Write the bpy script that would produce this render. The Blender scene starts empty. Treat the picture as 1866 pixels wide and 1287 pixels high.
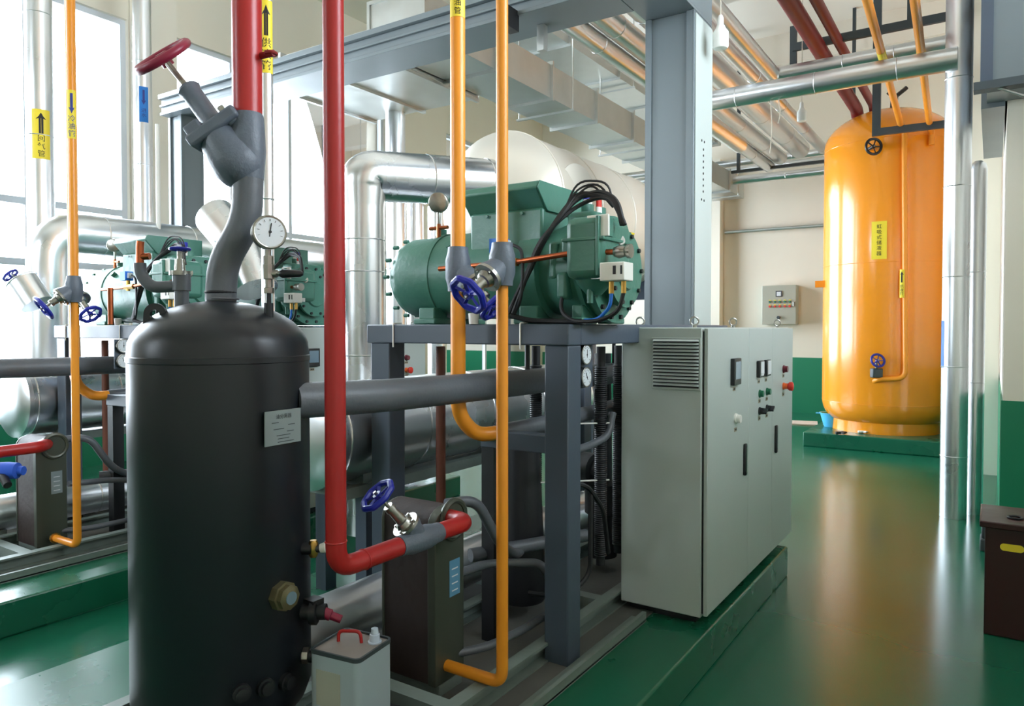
import bpy, math, random
from mathutils import Vector as V, Matrix
from math import sin, cos, tan, pi, radians as RAD, sqrt, atan2
random.seed(7)
SC = bpy.context.scene
COL = SC.collection
# ------------------------------------------------------------------ camera, world, exposure
F, YAW, PITCH, PR, HC = 1327.0, RAD(33.4), RAD(1.3), 627.0, 1.7
cam = bpy.data.cameras.new('camera'); camo = bpy.data.objects.new('camera', cam); COL.objects.link(camo)
cam.sensor_fit = 'HORIZONTAL'; cam.sensor_width = 36.0; cam.lens = 36.0 * F / 1866.0
cam.shift_y = -(643.5 - PR) / 1866.0
cam.clip_start = 0.05; cam.clip_end = 200
camo.location = (0, 0, HC); camo.rotation_euler = (pi / 2 - PITCH, 0, YAW)
SC.camera = camo
SC.view_settings.view_transform = 'Standard'; SC.view_settings.look = 'None'
SC.view_settings.gamma = 1.0; SC.view_settings.use_curve_mapping = False
SC.view_settings.exposure = 1.22
SC.cycles.max_bounces = 8; SC.cycles.diffuse_bounces = 7; SC.cycles.glossy_bounces = 4
SC.cycles.transparent_max_bounces = 8; SC.cycles.sample_clamp_indirect = 12.0
SC.cycles.caustics_reflective = False; SC.cycles.caustics_refractive = False
W = bpy.data.worlds.new('overcast_sky'); SC.world = W; W.use_nodes = True
bg = W.node_tree.nodes['Background']
bg.inputs['Color'].default_value = (0.84, 0.92, 1.0, 1); bg.inputs['Strength'].default_value = 10.0

def portal(loc, rot, sx, sy):
    l = bpy.data.lights.new('window_portal', 'AREA'); l.shape = 'RECTANGLE'; l.size = sx; l.size_y = sy
    l.cycles.is_portal = True
    o = bpy.data.objects.new('window_portal', l); COL.objects.link(o); o.location = loc; o.rotation_euler = rot
WIN = [(0.5, 5.1), (5.6, 9.8), (11.2, 14.8)]          # openings in the left wall, along Y
WZ0, WZ1 = 0.65, 5.6
FWIN = [(-8.2, -5.6)]        # openings in the wall behind the camera, along X
FZ0, FZ1 = 2.6, 5.6
SWIN, SZ0, SZ1 = (2.2, 6.4), 3.6, 5.8                   # clerestory window in the side wall right of the camera
portal((2.5, sum(SWIN) / 2, (SZ0 + SZ1) / 2), (0, pi / 2, 0), SZ1 - SZ0, SWIN[1] - SWIN[0])
for a, b in WIN:
    portal((-9.30, (a + b) / 2, (WZ0 + WZ1) / 2), (0, -pi / 2, 0), WZ1 - WZ0, b - a)
for a, b in FWIN:
    portal(((a + b) / 2, -4.1, (FZ0 + FZ1) / 2), (pi / 2, 0, 0), b - a, FZ1 - FZ0)

# ------------------------------------------------------------------ pixel -> point helpers (measured in the photograph)
FW = V((-sin(YAW) * cos(PITCH), cos(YAW) * cos(PITCH), -sin(PITCH)))
RT = V((cos(YAW), sin(YAW), 0)); UPV = RT.cross(FW)
CAM = V((0, 0, HC))
def ray(px, py): return FW + RT * ((px - 933) / F) + UPV * ((PR - py) / F)
def P(px, py, d): return CAM + ray(px, py) * d
def PX(px, py, X): r = ray(px, py); return CAM + r * (X / r.x)
def PY(px, py, Y): r = ray(px, py); return CAM + r * (Y / r.y)
def PZ(px, py, Z): r = ray(px, py); return CAM + r * ((Z - HC) / r.z)
def hit_cyl(px, py, cx, cy, R):
    r = ray(px, py); a = r.x**2 + r.y**2; b = -2 * (r.x * cx + r.y * cy); c = cx**2 + cy**2 - R**2
    t = (-b - sqrt(max(0, b * b - 4 * a * c))) / (2 * a); return CAM + r * t

# ------------------------------------------------------------------ materials
def lin(c):
    return tuple(((x / 255) / 12.92 if x / 255 <= 0.04045 else ((x / 255 + 0.055) / 1.055) ** 2.4) for x in c) + (1,)
M = {}
def mat(name, rgb, rough=0.5, metal=0.0, var=0.08, scale=6.0, bump=0.0, bscale=40.0, rvar=0.1, spec=0.5, coat=0.0, detail=4.0):
    m = bpy.data.materials.new(name); m.use_nodes = True; nt = m.node_tree; N = nt.nodes; L = nt.links
    p = N['Principled BSDF']; p.inputs['Metallic'].default_value = metal
    p.inputs['Specular IOR Level'].default_value = spec
    if coat: p.inputs['Coat Weight'].default_value = coat; p.inputs['Coat Roughness'].default_value = 0.08
    tc = N.new('ShaderNodeTexCoord'); no = N.new('ShaderNodeTexNoise')
    no.inputs['Scale'].default_value = scale; no.inputs['Detail'].default_value = detail
    L.new(tc.outputs['Object'], no.inputs['Vector'])
    c = lin(rgb)
    mx = N.new('ShaderNodeMix'); mx.data_type = 'RGBA'
    mx.inputs[6].default_value = tuple(x * (1 - var) for x in c[:3]) + (1,)
    mx.inputs[7].default_value = tuple(min(1, x * (1 + var)) for x in c[:3]) + (1,)
    L.new(no.outputs['Fac'], mx.inputs[0]); L.new(mx.outputs[2], p.inputs['Base Color'])
    mr = N.new('ShaderNodeMapRange'); mr.inputs['To Min'].default_value = max(0.02, rough - rvar); mr.inputs['To Max'].default_value = min(1, rough + rvar)
    L.new(no.outputs['Fac'], mr.inputs['Value']); L.new(mr.outputs['Result'], p.inputs['Roughness'])
    if bump:
        nb = N.new('ShaderNodeTexNoise'); nb.inputs['Scale'].default_value = bscale; nb.inputs['Detail'].default_value = 3
        L.new(tc.outputs['Object'], nb.inputs['Vector'])
        bp = N.new('ShaderNodeBump'); bp.inputs['Strength'].default_value = bump; bp.inputs['Distance'].default_value = 0.02
        L.new(nb.outputs['Fac'], bp.inputs['Height']); L.new(bp.outputs['Normal'], p.inputs['Normal'])
    M[name] = m; return m
mat('floor_epoxy', (23, 98, 73), 0.2, 0, 0.16, 1.3, 0.03, 2.5, 0.03, 0.55)
mat('dull_brass', (128, 120, 92), 0.5, 0.8, 0.15, 14)
mat('plinth_green', (22, 94, 69), 0.28, 0, 0.12, 3, 0.015, 8, 0.06)
mat('dado_green', (22, 128, 92), 0.45, 0, 0.05, 2)
mat('wall_cream', (238, 231, 216), 0.75, 0, 0.03, 1.5)
mat('ceiling_paint', (240, 234, 222), 0.8, 0, 0.04, 1.2)
mat('frame_gray', (70, 80, 93), 0.42, 0, 0.07, 5, 0.03, 30)
mat('portal_gray', (112, 121, 125), 0.36, 0.15, 0.06, 2, 0.02, 12)
mat('rail_gray', (118, 130, 124), 0.5, 0.1, 0.2, 9, 0.05, 40)
mat('pipe_gray', (88, 92, 98), 0.45, 0, 0.12, 8, 0.08, 60)
mat('valve_gray', (92, 100, 112), 0.45, 0, 0.12, 12, 0.12, 70)
mat('tank_black', (23, 27, 33), 0.36, 0, 0.08, 2, 0, 20, 0.05, 0.5)
mat('black_iron', (28, 28, 31), 0.45, 0, 0.15, 10, 0.05)
mat('rubber', (22, 22, 24), 0.55, 0, 0.1, 10)
mat('red_paint', (172, 32, 32), 0.35, 0, 0.1, 5, 0.03, 30)
mat('dark_red', (132, 28, 28), 0.45, 0, 0.12, 5)
mat('wheel_red', (140, 30, 60), 0.4, 0, 0.1, 8)
mat('orange_paint', (240, 150, 40), 0.35, 0, 0.07, 5, 0.02, 30)
mat('tank_orange', (243, 150, 30), 0.2, 0, 0.05, 1.2, 0.02, 3, 0.05, 0.6, 0.3)
mat('cladding', (214, 215, 216), 0.27, 1.0, 0.05, 3, 0.05, 4, 0.07)
mat('cladding_bright', (228, 230, 233), 0.3, 1.0, 0.03, 3, 0.04, 4, 0.07)
mat('cladding_smooth', (216, 217, 218), 0.3, 1.0, 0.04, 2, 0, 4, 0.04)
mat('galvanised', (186, 188, 184), 0.36, 0.9, 0.14, 5, 0.08, 6, 0.1)
mat('receiver_cladding', (222, 214, 200), 0.4, 0.35, 0.05, 2, 0.15, 3.5, 0.1)
mat('compressor_green', (64, 116, 100), 0.4, 0, 0.12, 6, 0.12, 30)
mat('copper', (176, 96, 62), 0.35, 1.0, 0.15, 10)
mat('brass', (190, 150, 80), 0.35, 1.0, 0.12, 12)
mat('stainless', (160, 158, 150), 0.32, 1.0, 0.15, 14, 0.1, 60)
mat('rust_brown', (104, 58, 42), 0.5, 0, 0.15, 8)
mat('brown_lagging', (44, 31, 27), 0.6, 0, 0.2, 8, 0.15, 25)
mat('box_plate', (74, 78, 68), 0.38, 0.3, 0.1, 5)
mat('wheel_blue', (28, 38, 150), 0.35, 0, 0.12, 10, 0.05)
mat('blue_plastic', (30, 120, 230), 0.4, 0, 0.05)
mat('blue_cloth', (40, 90, 200), 0.7, 0, 0.1)
mat('cabinet_paint', (178, 186, 182), 0.42, 0, 0.03, 2, 0.02, 60)
mat('control_box_paint', (172, 172, 158), 0.45, 0, 0.03, 2)
mat('white_plastic', (232, 230, 224), 0.45, 0, 0.03)
mat('black_plastic', (24, 24, 28), 0.35, 0, 0.05)
mat('screen', (120, 142, 158), 0.12, 0, 0.05)
mat('label_yellow', (240, 214, 52), 0.5, 0, 0.04)
mat('label_blue', (40, 130, 220), 0.5, 0, 0.04)
mat('label_sky', (90, 140, 170), 0.45, 0, 0.05)
mat('ink', (22, 22, 24), 0.6, 0, 0.02)
mat('ink_blue', (50, 60, 140), 0.6, 0, 0.02)
mat('nameplate', (150, 160, 162), 0.4, 0.6, 0.05)
mat('concrete', (92, 92, 88), 0.8, 0, 0.2, 8, 0.1, 30)
mat('strip_tan', (150, 140, 116), 0.6)
mat('dial', (214, 218, 222), 0.3, 0, 0.03)
mat('green_button', (20, 100, 70), 0.35)
mat('red_button', (210, 44, 30), 0.35)
mat('orange_plastic', (240, 110, 50), 0.4)
mat('lamp_dark_red', (100, 20, 40), 0.3)
mat('can_white', (176, 188, 196), 0.38, 0.2, 0.08, 4, 0.05, 8)
mat('can_top', (150, 140, 132), 0.45, 0.3, 0.25, 10, 0.08, 12)
mat('clear_plastic', (196, 208, 224), 0.25, 0, 0.05)
mat('window_frame', (216, 222, 230), 0.5, 0, 0.03)
mat('box_red', (50, 15, 17), 0.35, 0, 0.12, 6)
mat('steel_dark', (66, 74, 78), 0.5, 0.3, 0.1)
mat('basin_blue', (90, 190, 240), 0.4)
mat('paper', (212, 196, 184), 0.8, 0, 0.1)
mat('cord', (206, 196, 180), 0.7)
def glassmat(name, tint, gl=0.08):
    m = bpy.data.materials.new(name); m.use_nodes = True; nt = m.node_tree; nt.nodes.clear()
    o = nt.nodes.new('ShaderNodeOutputMaterial'); t = nt.nodes.new('ShaderNodeBsdfTransparent'); g = nt.nodes.new('ShaderNodeBsdfGlossy')
    t.inputs['Color'].default_value = tint; g.inputs['Roughness'].default_value = 0.03
    lw = nt.nodes.new('ShaderNodeFresnel'); lw.inputs['IOR'].default_value = 1.45
    mx = nt.nodes.new('ShaderNodeMixShader'); nt.links.new(lw.outputs[0], mx.inputs[0])
    nt.links.new(t.outputs[0], mx.inputs[1]); nt.links.new(g.outputs[0], mx.inputs[2]); nt.links.new(mx.outputs[0], o.inputs['Surface'])
    M[name] = m
glassmat('glass', (0.95, 0.97, 0.98, 1)); glassmat('lamp_glass', (0.75, 0.76, 0.74, 1))

# ------------------------------------------------------------------ mesh builder
def frame_of(d):
    d = d.normalized(); a = V((0, 0, 1)) if abs(d.z) < 0.9 else V((1, 0, 0))
    u = a.cross(d).normalized(); return u, d.cross(u).normalized(), d
class MB:
    def __init__(s, off=(0, 0, 0), fn=None): s.v = []; s.f = []; s.off = V(off); s.fn = fn
    def add(s, vs, fs):
        n = len(s.v); s.v += [(V(x) if s.fn is None else s.fn(V(x))) + s.off for x in vs]; s.f += [tuple(i + n for i in f) for f in fs]; return s
    def box(s, x0, y0, z0, x1, y1, z1):
        vs = [(x, y, z) for z in (z0, z1) for y in (y0, y1) for x in (x0, x1)]
        return s.add(vs, [(0, 2, 3, 1), (4, 5, 7, 6), (0, 1, 5, 4), (1, 3, 7, 5), (3, 2, 6, 7), (2, 0, 4, 6)])
    def obox(s, c, ax, ay, az, sx, sy, sz):
        c = V(c); ax = V(ax).normalized() * sx / 2; ay = V(ay).normalized() * sy / 2; az = V(az).normalized() * sz / 2
        vs = [c + ax * i + ay * j + az * k for k in (-1, 1) for j in (-1, 1) for i in (-1, 1)]
        return s.add(vs, [(0, 2, 3, 1), (4, 5, 7, 6), (0, 1, 5, 4), (1, 3, 7, 5), (3, 2, 6, 7), (2, 0, 4, 6)])
    def bar(s, p, q, w, h):                     # rectangular bar between two points
        p, q = V(p), V(q); u, v, d = frame_of(q - p); return s.obox((p + q) / 2, u, v, d, w, h, (q - p).length)
    def lathe(s, p, d, prof, n=24):
        p = V(p); u, v, d = frame_of(V(d)); vs = []; fs = []
        for t, r in prof:
            for i in range(n):
                a = 2 * pi * i / n; vs.append(p + d * t + (u * cos(a) + v * sin(a)) * max(r, 1e-5))
        for k in range(len(prof) - 1):
            for i in range(n):
                j = (i + 1) % n; fs.append((k * n + i, k * n + j, (k + 1) * n + j, (k + 1) * n + i))
        if prof[0][1] > 1e-4: fs.append(tuple(range(n))[::-1])
        if prof[-1][1] > 1e-4: fs.append(tuple((len(prof) - 1) * n + i for i in range(n)))
        return s.add(vs, fs)
    def cyl(s, p, q, r, r2=None, n=24):
        p, q = V(p), V(q); return s.lathe(p, q - p, [(0, r), ((q - p).length, r if r2 is None else r2)], n)
    def tube(s, pts, r, bend=0.0, n=14, seg=7):
        pts = [V(p) for p in pts]; path = [pts[0]]
        for i in range(1, len(pts) - 1):
            a, b, c = pts[i - 1], pts[i], pts[i + 1]; d1 = (a - b); d2 = (c - b)
            k = min(bend, d1.length * 0.49, d2.length * 0.49)
            if k < 1e-4: path.append(b); continue
            p0 = b + d1.normalized() * k; p1 = b + d2.normalized() * k
            for t in range(seg + 1):
                t /= seg; path.append(p0 * (1 - t)**2 + b * 2 * t * (1 - t) + p1 * t * t)
        path.append(pts[-1]); vs = []; fs = []; u = None
        for i, p in enumerate(path):
            d = (path[min(i + 1, len(path) - 1)] - path[max(i - 1, 0)]).normalized()
            if u is None: u, w, _ = frame_of(d)
            else: u = (u - d * u.dot(d)).normalized(); w = d.cross(u)
            rr = r if not isinstance(r, (list, tuple)) else r[0] + (r[1] - r[0]) * i / (len(path) - 1)
            for j in range(n):
                a = 2 * pi * j / n; vs.append(p + (u * cos(a) + w * sin(a)) * rr)
        for k in range(len(path) - 1):
            for i in range(n):
                j = (i + 1) % n; fs.append((k * n + i, k * n + j, (k + 1) * n + j, (k + 1) * n + i))
        fs.append(tuple(range(n))[::-1]); fs.append(tuple((len(path) - 1) * n + i for i in range(n)))
        return s.add(vs, fs)
    def torus(s, c, d, R, r, n=28, m=8, lobes=0, amp=0.0):
        c = V(c); u, v, d = frame_of(V(d)); vs = []; fs = []
        for i in range(n):
            a = 2 * pi * i / n; RR = R * (1 + amp * cos(lobes * a)); e = u * cos(a) + v * sin(a)
            for j in range(m):
                b = 2 * pi * j / m; vs.append(c + e * (RR + r * cos(b)) + d * (r * sin(b)))
        for i in range(n):
            for j in range(m):
                i2 = (i + 1) % n; j2 = (j + 1) % m; fs.append((i * m + j, i2 * m + j, i2 * m + j2, i * m + j2))
        return s.add(vs, fs)
    def prism(s, poly, ext):
        ext = V(ext); poly = [V(p) for p in poly]; n = len(poly)
        return s.add(poly + [p + ext for p in poly], [tuple(range(n))[::-1], tuple(range(n, 2 * n))] + [(i, (i + 1) % n, n + (i + 1) % n, n + i) for i in range(n)])
    def bolts(s, c, d, R, n, r=0.008, h=0.012, a0=0.0):
        c = V(c); u, v, d = frame_of(V(d))
        for i in range(n):
            a = 2 * pi * i / n + a0; q = c + (u * cos(a) + v * sin(a)) * R; s.cyl(q, q + d * h, r, n=6)
        return s
    def build(s, name, m, parent=None, bev=0.0, loc=None, kind=None, label=None, smooth=True):
        base = V((0, 0, 0)); root = parent
        while root is not None and root.parent is not None: root = root.parent
        if root is not None: base = V(root.location)
        elif loc is not None: base = V(loc)
        me = bpy.data.meshes.new(name); me.from_pydata([v - base for v in s.v], [], s.f); me.update()
        me.materials.append(M[m])
        if smooth:
            me.shade_smooth(); me.set_sharp_from_angle(angle=RAD(38))
        o = bpy.data.objects.new(name, me); COL.objects.link(o)
        if parent is not None: o.parent = parent
        else: o.location = base
        if bev:
            b = o.modifiers.new('bevel', 'BEVEL'); b.width = bev; b.segments = 2; b.limit_method = 'ANGLE'; b.angle_limit = RAD(40)
        if kind: o['kind'] = kind
        if label: o['label'] = label
        return o
def tag(o, label, cat, group=None):
    o['label'] = label; o['category'] = cat
    if group: o['group'] = group
    return o
def T(name, label, cat, loc, group=None):
    o = bpy.data.objects.new(name, None); o.empty_display_size = 0.1; COL.objects.link(o); o.location = loc
    return tag(o, label, cat, group)
def S(name, loc=(0, 0, 0)):
    o = bpy.data.objects.new(name, None); o.empty_display_size = 0.1; COL.objects.link(o); o.location = loc; o['kind'] = 'structure'; return o
def struct(name, mb, m, **k): o = mb.build(name, m, **k); o['kind'] = 'structure'; return o

# writing: text and arrows are thin meshes mapped onto a flat or round surface
def flat(c, right, up, lift=0.001):
    c = V(c); right = V(right).normalized(); up = V(up).normalized(); n = right.cross(up)
    return lambda u, v, w=0: c + right * u + up * v + n * (lift + w)
def round_(c, r, facing):                        # vertical cylinder through c, centre of the patch facing 'facing'
    c = V(c); a0 = atan2(facing[1], facing[0])
    return lambda u, v, w=0: V((c.x + (r + w) * cos(a0 + u / r), c.y + (r + w) * sin(a0 + u / r), c.z + v))
def patch(mp, w, h, name, m, parent, nu=8, lift=0.001, label=None):
    b = MB(); vs = []; fs = []
    for k in (0, 1):
        for i in range(nu + 1):
            for v in (-h / 2, h / 2): vs.append(mp(-w / 2 + w * i / nu, v, lift * (1 - k) * 1.0 - (0.0005 if k else 0)))
    for i in range(nu): fs.append((2 * i, 2 * i + 2, 2 * i + 3, 2 * i + 1))
    return b.add(vs, fs).build(name, m, parent, label=label)
def text(mp, body, size, v0, parent, m='ink', lift=0.002, name='lettering', line=1.0, bold=0.0):
    cu = bpy.data.curves.new('t', 'FONT'); cu.body = body; cu.size = size; cu.align_x = 'CENTER'; cu.align_y = 'CENTER'; cu.space_line = line
    cu.offset = bold
    ob = bpy.data.objects.new('t', cu); COL.objects.link(ob)
    me = bpy.data.meshes.new_from_object(ob.evaluated_get(bpy.context.evaluated_depsgraph_get()))
    b = MB(); b.add([mp(x.co.x, x.co.y + v0, lift) for x in me.vertices], [tuple(p.vertices) for p in me.polygons])
    bpy.data.objects.remove(ob); bpy.data.curves.remove(cu); bpy.data.meshes.remove(me)
    if b.v: return b.build(name, m, parent, smooth=False)
def arrow(mp, w, h, v0, parent, m='ink', up=True, lift=0.002):
    s = 1 if up else -1; b = MB()
    pts = [(-w * .22, -h / 2), (w * .22, -h / 2), (w * .22, h * .22), (w * .5, h * .18), (0, h / 2), (-w * .5, h * .18), (-w * .22, h * .22)]
    pts = [(u * (1 if up else 1), v0 + s * v) for u, v in pts]
    b.add([mp(u, v, lift) for u, v in pts], [(0, 1, 2, 6), (2, 3, 4), (4, 5, 6), (2, 4, 6)])
    return b.build('arrow', m, parent, smooth=False)

def handwheel(parent, c, d, R, m='wheel_blue', off=(0, 0, 0), lobes=8, spokes=5):
    c = V(c); u, v, d = frame_of(V(d)); b = MB(off)
    b.torus(c, d, R, R * 0.19, 40, 8, lobes, 0.035)
    for i in range(spokes):
        a = 2 * pi * i / spokes; e = u * cos(a) + v * sin(a); b.bar(c + e * R * .15 - d * R * .08, c + e * R, R * .2, R * .13)
    b.cyl(c - d * R * .25, c + d * R * .12, R * .26, n=14)
    w = b.build('handwheel', m, parent)
    MB(off).cyl(c + d * R * .1, c + d * R * .3, R * .11, n=6).build('hub_nut', 'stainless', w)
    return w

def y_valve(label, c, a, b, r, wheel, off=(0, 0, 0), L=None, reach=None, cat='valve', wm='wheel_blue', bm='stainless'):
    """in-line Y pattern stop valve: a = pipe direction, b = bonnet direction (away from the pipe)"""
    c = V(c); a = V(a).normalized(); b = V(b).normalized(); L = L or r * 5; reach = reach or r * 6
    t = T('stop_valve', label, cat, c + V(off))
    MB(off).lathe(c - a * L / 2, a, [(0, r * 1.08), (L * .12, r * 1.12), (L * .3, r * 1.35), (L * .7, r * 1.35), (L * .88, r * 1.12), (L, r * 1.08)]).lathe(
        c - b * r * .3, b, [(0, r * 1.1), (r * 1.6, r * 1.3), (r * 2.1, r * 1.5), (r * 2.5, r * 1.55)]).build('valve_body', 'valve_gray', t)
    f = c + b * r * 2.2
    bn = MB(off).lathe(f, b, [(0, r * 1.6), (r * .35, r * 1.6), (r * .36, r * 1.0), (r * .9, r * .8), (r * 1.0, r * .62), (reach * .55, r * .5), (reach * .56, r * .62), (reach * .68, r * .55)]).build('bonnet', bm, t)
    MB(off).bolts(f + b * r * .35, b, r * 1.28, 4, r * .15, r * .25, .6).build('bonnet_bolts', 'stainless', bn, kind='stuff')
    MB(off).cyl(f + b * reach * .6, f + b * (reach + r * .3), r * .2, n=10).build('stem', bm, t)
    handwheel(t, f + b * (reach + r * .2), b, wheel, wm, off)
    return t

def gauge(parent, c, n, R, depth, off=(0, 0, 0), rim='stainless', ang=1.4):
    c = V(c); u, v, d = frame_of(V(n)); up = V((0, 0, 1)); rt = up.cross(d).normalized()
    g = MB(off).lathe(c - d * depth, d, [(0, R * .9), (depth * .1, R), (depth * .8, R), (depth, R * 1.06), (depth * 1.06, R * .98), (depth * 1.02, R * .9)], 28).build('gauge_case', rim, parent)
    MB(off).cyl(c - d * depth * .1, c + d * depth * .045, R * .9, n=28).build('dial', 'dial', g)
    k = MB(off)
    for i in range(11):
        a = -pi * .75 + i * pi * 1.5 / 10; e = rt * sin(a) + up * cos(a)
        k.bar(c + d * depth * .06 + e * R * .66, c + d * depth * .06 + e * R * .8, R * .035, R * .02)
    e = rt * sin(ang - 1.4) + up * cos(ang - 1.4)
    k.bar(c + d * depth * .09 - e * R * .3, c + d * depth * .09 + e * R * .55, R * .05, R * .03)
    k.cyl(c + d * depth * .03, c + d * depth * .12, R * .09, n=10)
    k.build('dial_marks', 'ink', g)
    return g

# ================================================================== THE ROOM
XL, YB, XR, YN, ZC = -9.2, 15.3, 0.08, -4.0, 7.0
struct('floor', MB().box(XL - .2, YN - .2, -.12, 2.4, YB + .2, 0), 'floor_epoxy')
struct('ceiling', MB().box(XL - .2, YN - .2, ZC, 2.4, YB + .2, ZC + .15), 'ceiling_paint')
b = MB()
ys = [YN - .2] + [y for w in WIN for y in w] + [YB + .2]
for i in range(0, len(ys), 2): b.box(XL - .2, ys[i], 0, XL, ys[i + 1], ZC)
for a, c in WIN: b.box(XL - .2, a, 0, XL, c, WZ0); b.box(XL - .2, a, WZ1, XL, c, ZC)
struct('wall_left', b, 'wall_cream')
struct('baseboard_left', MB().box(XL, YN, 0, XL + .012, YB, WZ0 - .03), 'dado_green')
struct('wall_back', MB().box(XL, YB, 0, XR + 2.3, YB + .2, ZC), 'wall_cream')
struct('baseboard_back', MB().box(XL + .012, YB - .012, 0, XR, YB, 1.1), 'dado_green')
struct('wall_right', MB().box(XR, 7.4, 0, XR + .2, YB, ZC).box(XR, 7.2, 0, 2.2, 7.4, ZC), 'wall_cream')
struct('baseboard_right', MB().box(XR - .012, 7.19, 0, XR, YB, 1.1).box(XR - .012, 7.188, 0, 2.2, 7.2, 1.1), 'dado_green')
b = MB(); b.box(2.2, YN, 0, 2.4, SWIN[0], ZC).box(2.2, SWIN[1], 0, 2.4, 7.4, ZC).box(2.2, SWIN[0], 0, 2.4, SWIN[1], SZ0).box(2.2, SWIN[0], SZ1, 2.4, SWIN[1], ZC)
struct('wall_side', b, 'wall_cream')
b = MB(); xs = [XL - .2] + [x for w in FWIN for x in w] + [2.4]
for i in range(0, len(xs), 2): b.box(xs[i], YN - .2, 0, xs[i + 1], YN, ZC)
for a, c in FWIN: b.box(a, YN - .2, 0, c, YN, FZ0); b.box(a, YN - .2, FZ1, c, YN, ZC)
struct('wall_front', b, 'wall_cream')
def window(n, p0, du, width, z0, z1, cols, trans):
    """p0 = lower corner of the opening, du = direction along the wall"""
    p0 = V(p0); du = V(du); nrm = du.cross(V((0, 0, 1))); up = V((0, 0, 1))
    r = S('window_%d' % n, p0)
    fr = MB()
    def bar(u0, v0, u1, v1, t=.06):
        c = p0 + du * (u0 + u1) / 2 + up * (v0 + v1) / 2; return c, u1 - u0, v1 - v0
    H = z1 - z0; h = .07
    for (u0, v0, u1, v1) in ((0, 0, width, h), (0, H - h, width, H), (0, h, h, H - h), (width - h, h, width, H - h)):
        c, a, bb = bar(u0, v0, u1, v1); fr.obox(c, du, nrm, up, a, .09, bb)
    fr.build('window_frame', 'window_frame', r)
    for i in range(1, cols):
        c, a, bb = bar(width * i / cols - .03, h, width * i / cols + .03, H - h); MB().obox(c, du, nrm, up, a, .08, bb).build('mullion', 'window_frame', r)
    zz = [0] + trans + [H]
    for t in trans:
        c, a, bb = bar(h, t - .04, width - h, t + .04); MB().obox(c, du, nrm, up, a, .085, bb).build('transom', 'window_frame', r)
    for i in range(cols):
        for k in range(len(zz) - 1):
            c, a, bb = bar(width * i / cols + .03, zz[k] + .04, width * (i + 1) / cols - .03, zz[k + 1] - .04)
            MB().obox(c, du, nrm, up, a, .006, bb).build('pane', 'glass', r)
    return r
for i, (a, c) in enumerate(WIN): window(i + 1, (XL - .1, a, WZ0), (0, 1, 0), c - a, WZ0, WZ1, 4, [1.8, 2.5])
for i, (a, c) in enumerate(FWIN): window(i + 4, (a, YN - .1, FZ0), (1, 0, 0), c - a, FZ0, FZ1, 3, [1.5])
window(9, (2.3, SWIN[0], SZ0), (0, 1, 0), SWIN[1] - SWIN[0], SZ0, SZ1, 4, [])
for k, y in enumerate((2.0, 6.3, 10.6, 13.9)):
    struct('ceiling_beam', MB().box(XL, y - .15, ZC - .55, 2.2 if y < 7.2 else XR, y + .15, ZC), 'ceiling_paint')
struct('trim_1', MB().box(-5.2, YB - .25, 0, -4.75, YB - .013, 5.2), 'wall_cream')      # pilaster on the back wall
struct('trim_2', MB().box(-.24, 10.0, 0, XR - .013, 10.5, ZC), 'wall_cream')      # pilaster on the right wall
for y0, y1 in ((5.1, 5.6), (9.8, 11.2)):
    struct('trim_3', MB().box(XL + .013, y0 + .02, 0, XL + .3, y1 - .02, ZC - .56), 'wall_cream')   # piers between windows
o = struct('trim_4', MB().box(-7.4, YB - .12, 1.55, -5.2, YB - .013, 1.7), 'galvanised')

# ================================================================== PLINTHS
D2 = V((-3.36, 0, 0))
def plinth(label, x0, y0, x1, y1, h=.2):
    o = MB().box(x0, y0, 0, x1, y1, h).build('plinth', 'plinth_green', loc=((x0 + x1) / 2, (y0 + y1) / 2, 0), bev=.012)
    o['kind'] = 'structure'; return o
plinth('', -3.45, 0.9, -1.15, 5.18)
plinth('', -6.85, 0.9, -4.48, 5.85)
plinth('', -2.25, 11.0, -0.12, 13.5)

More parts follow.
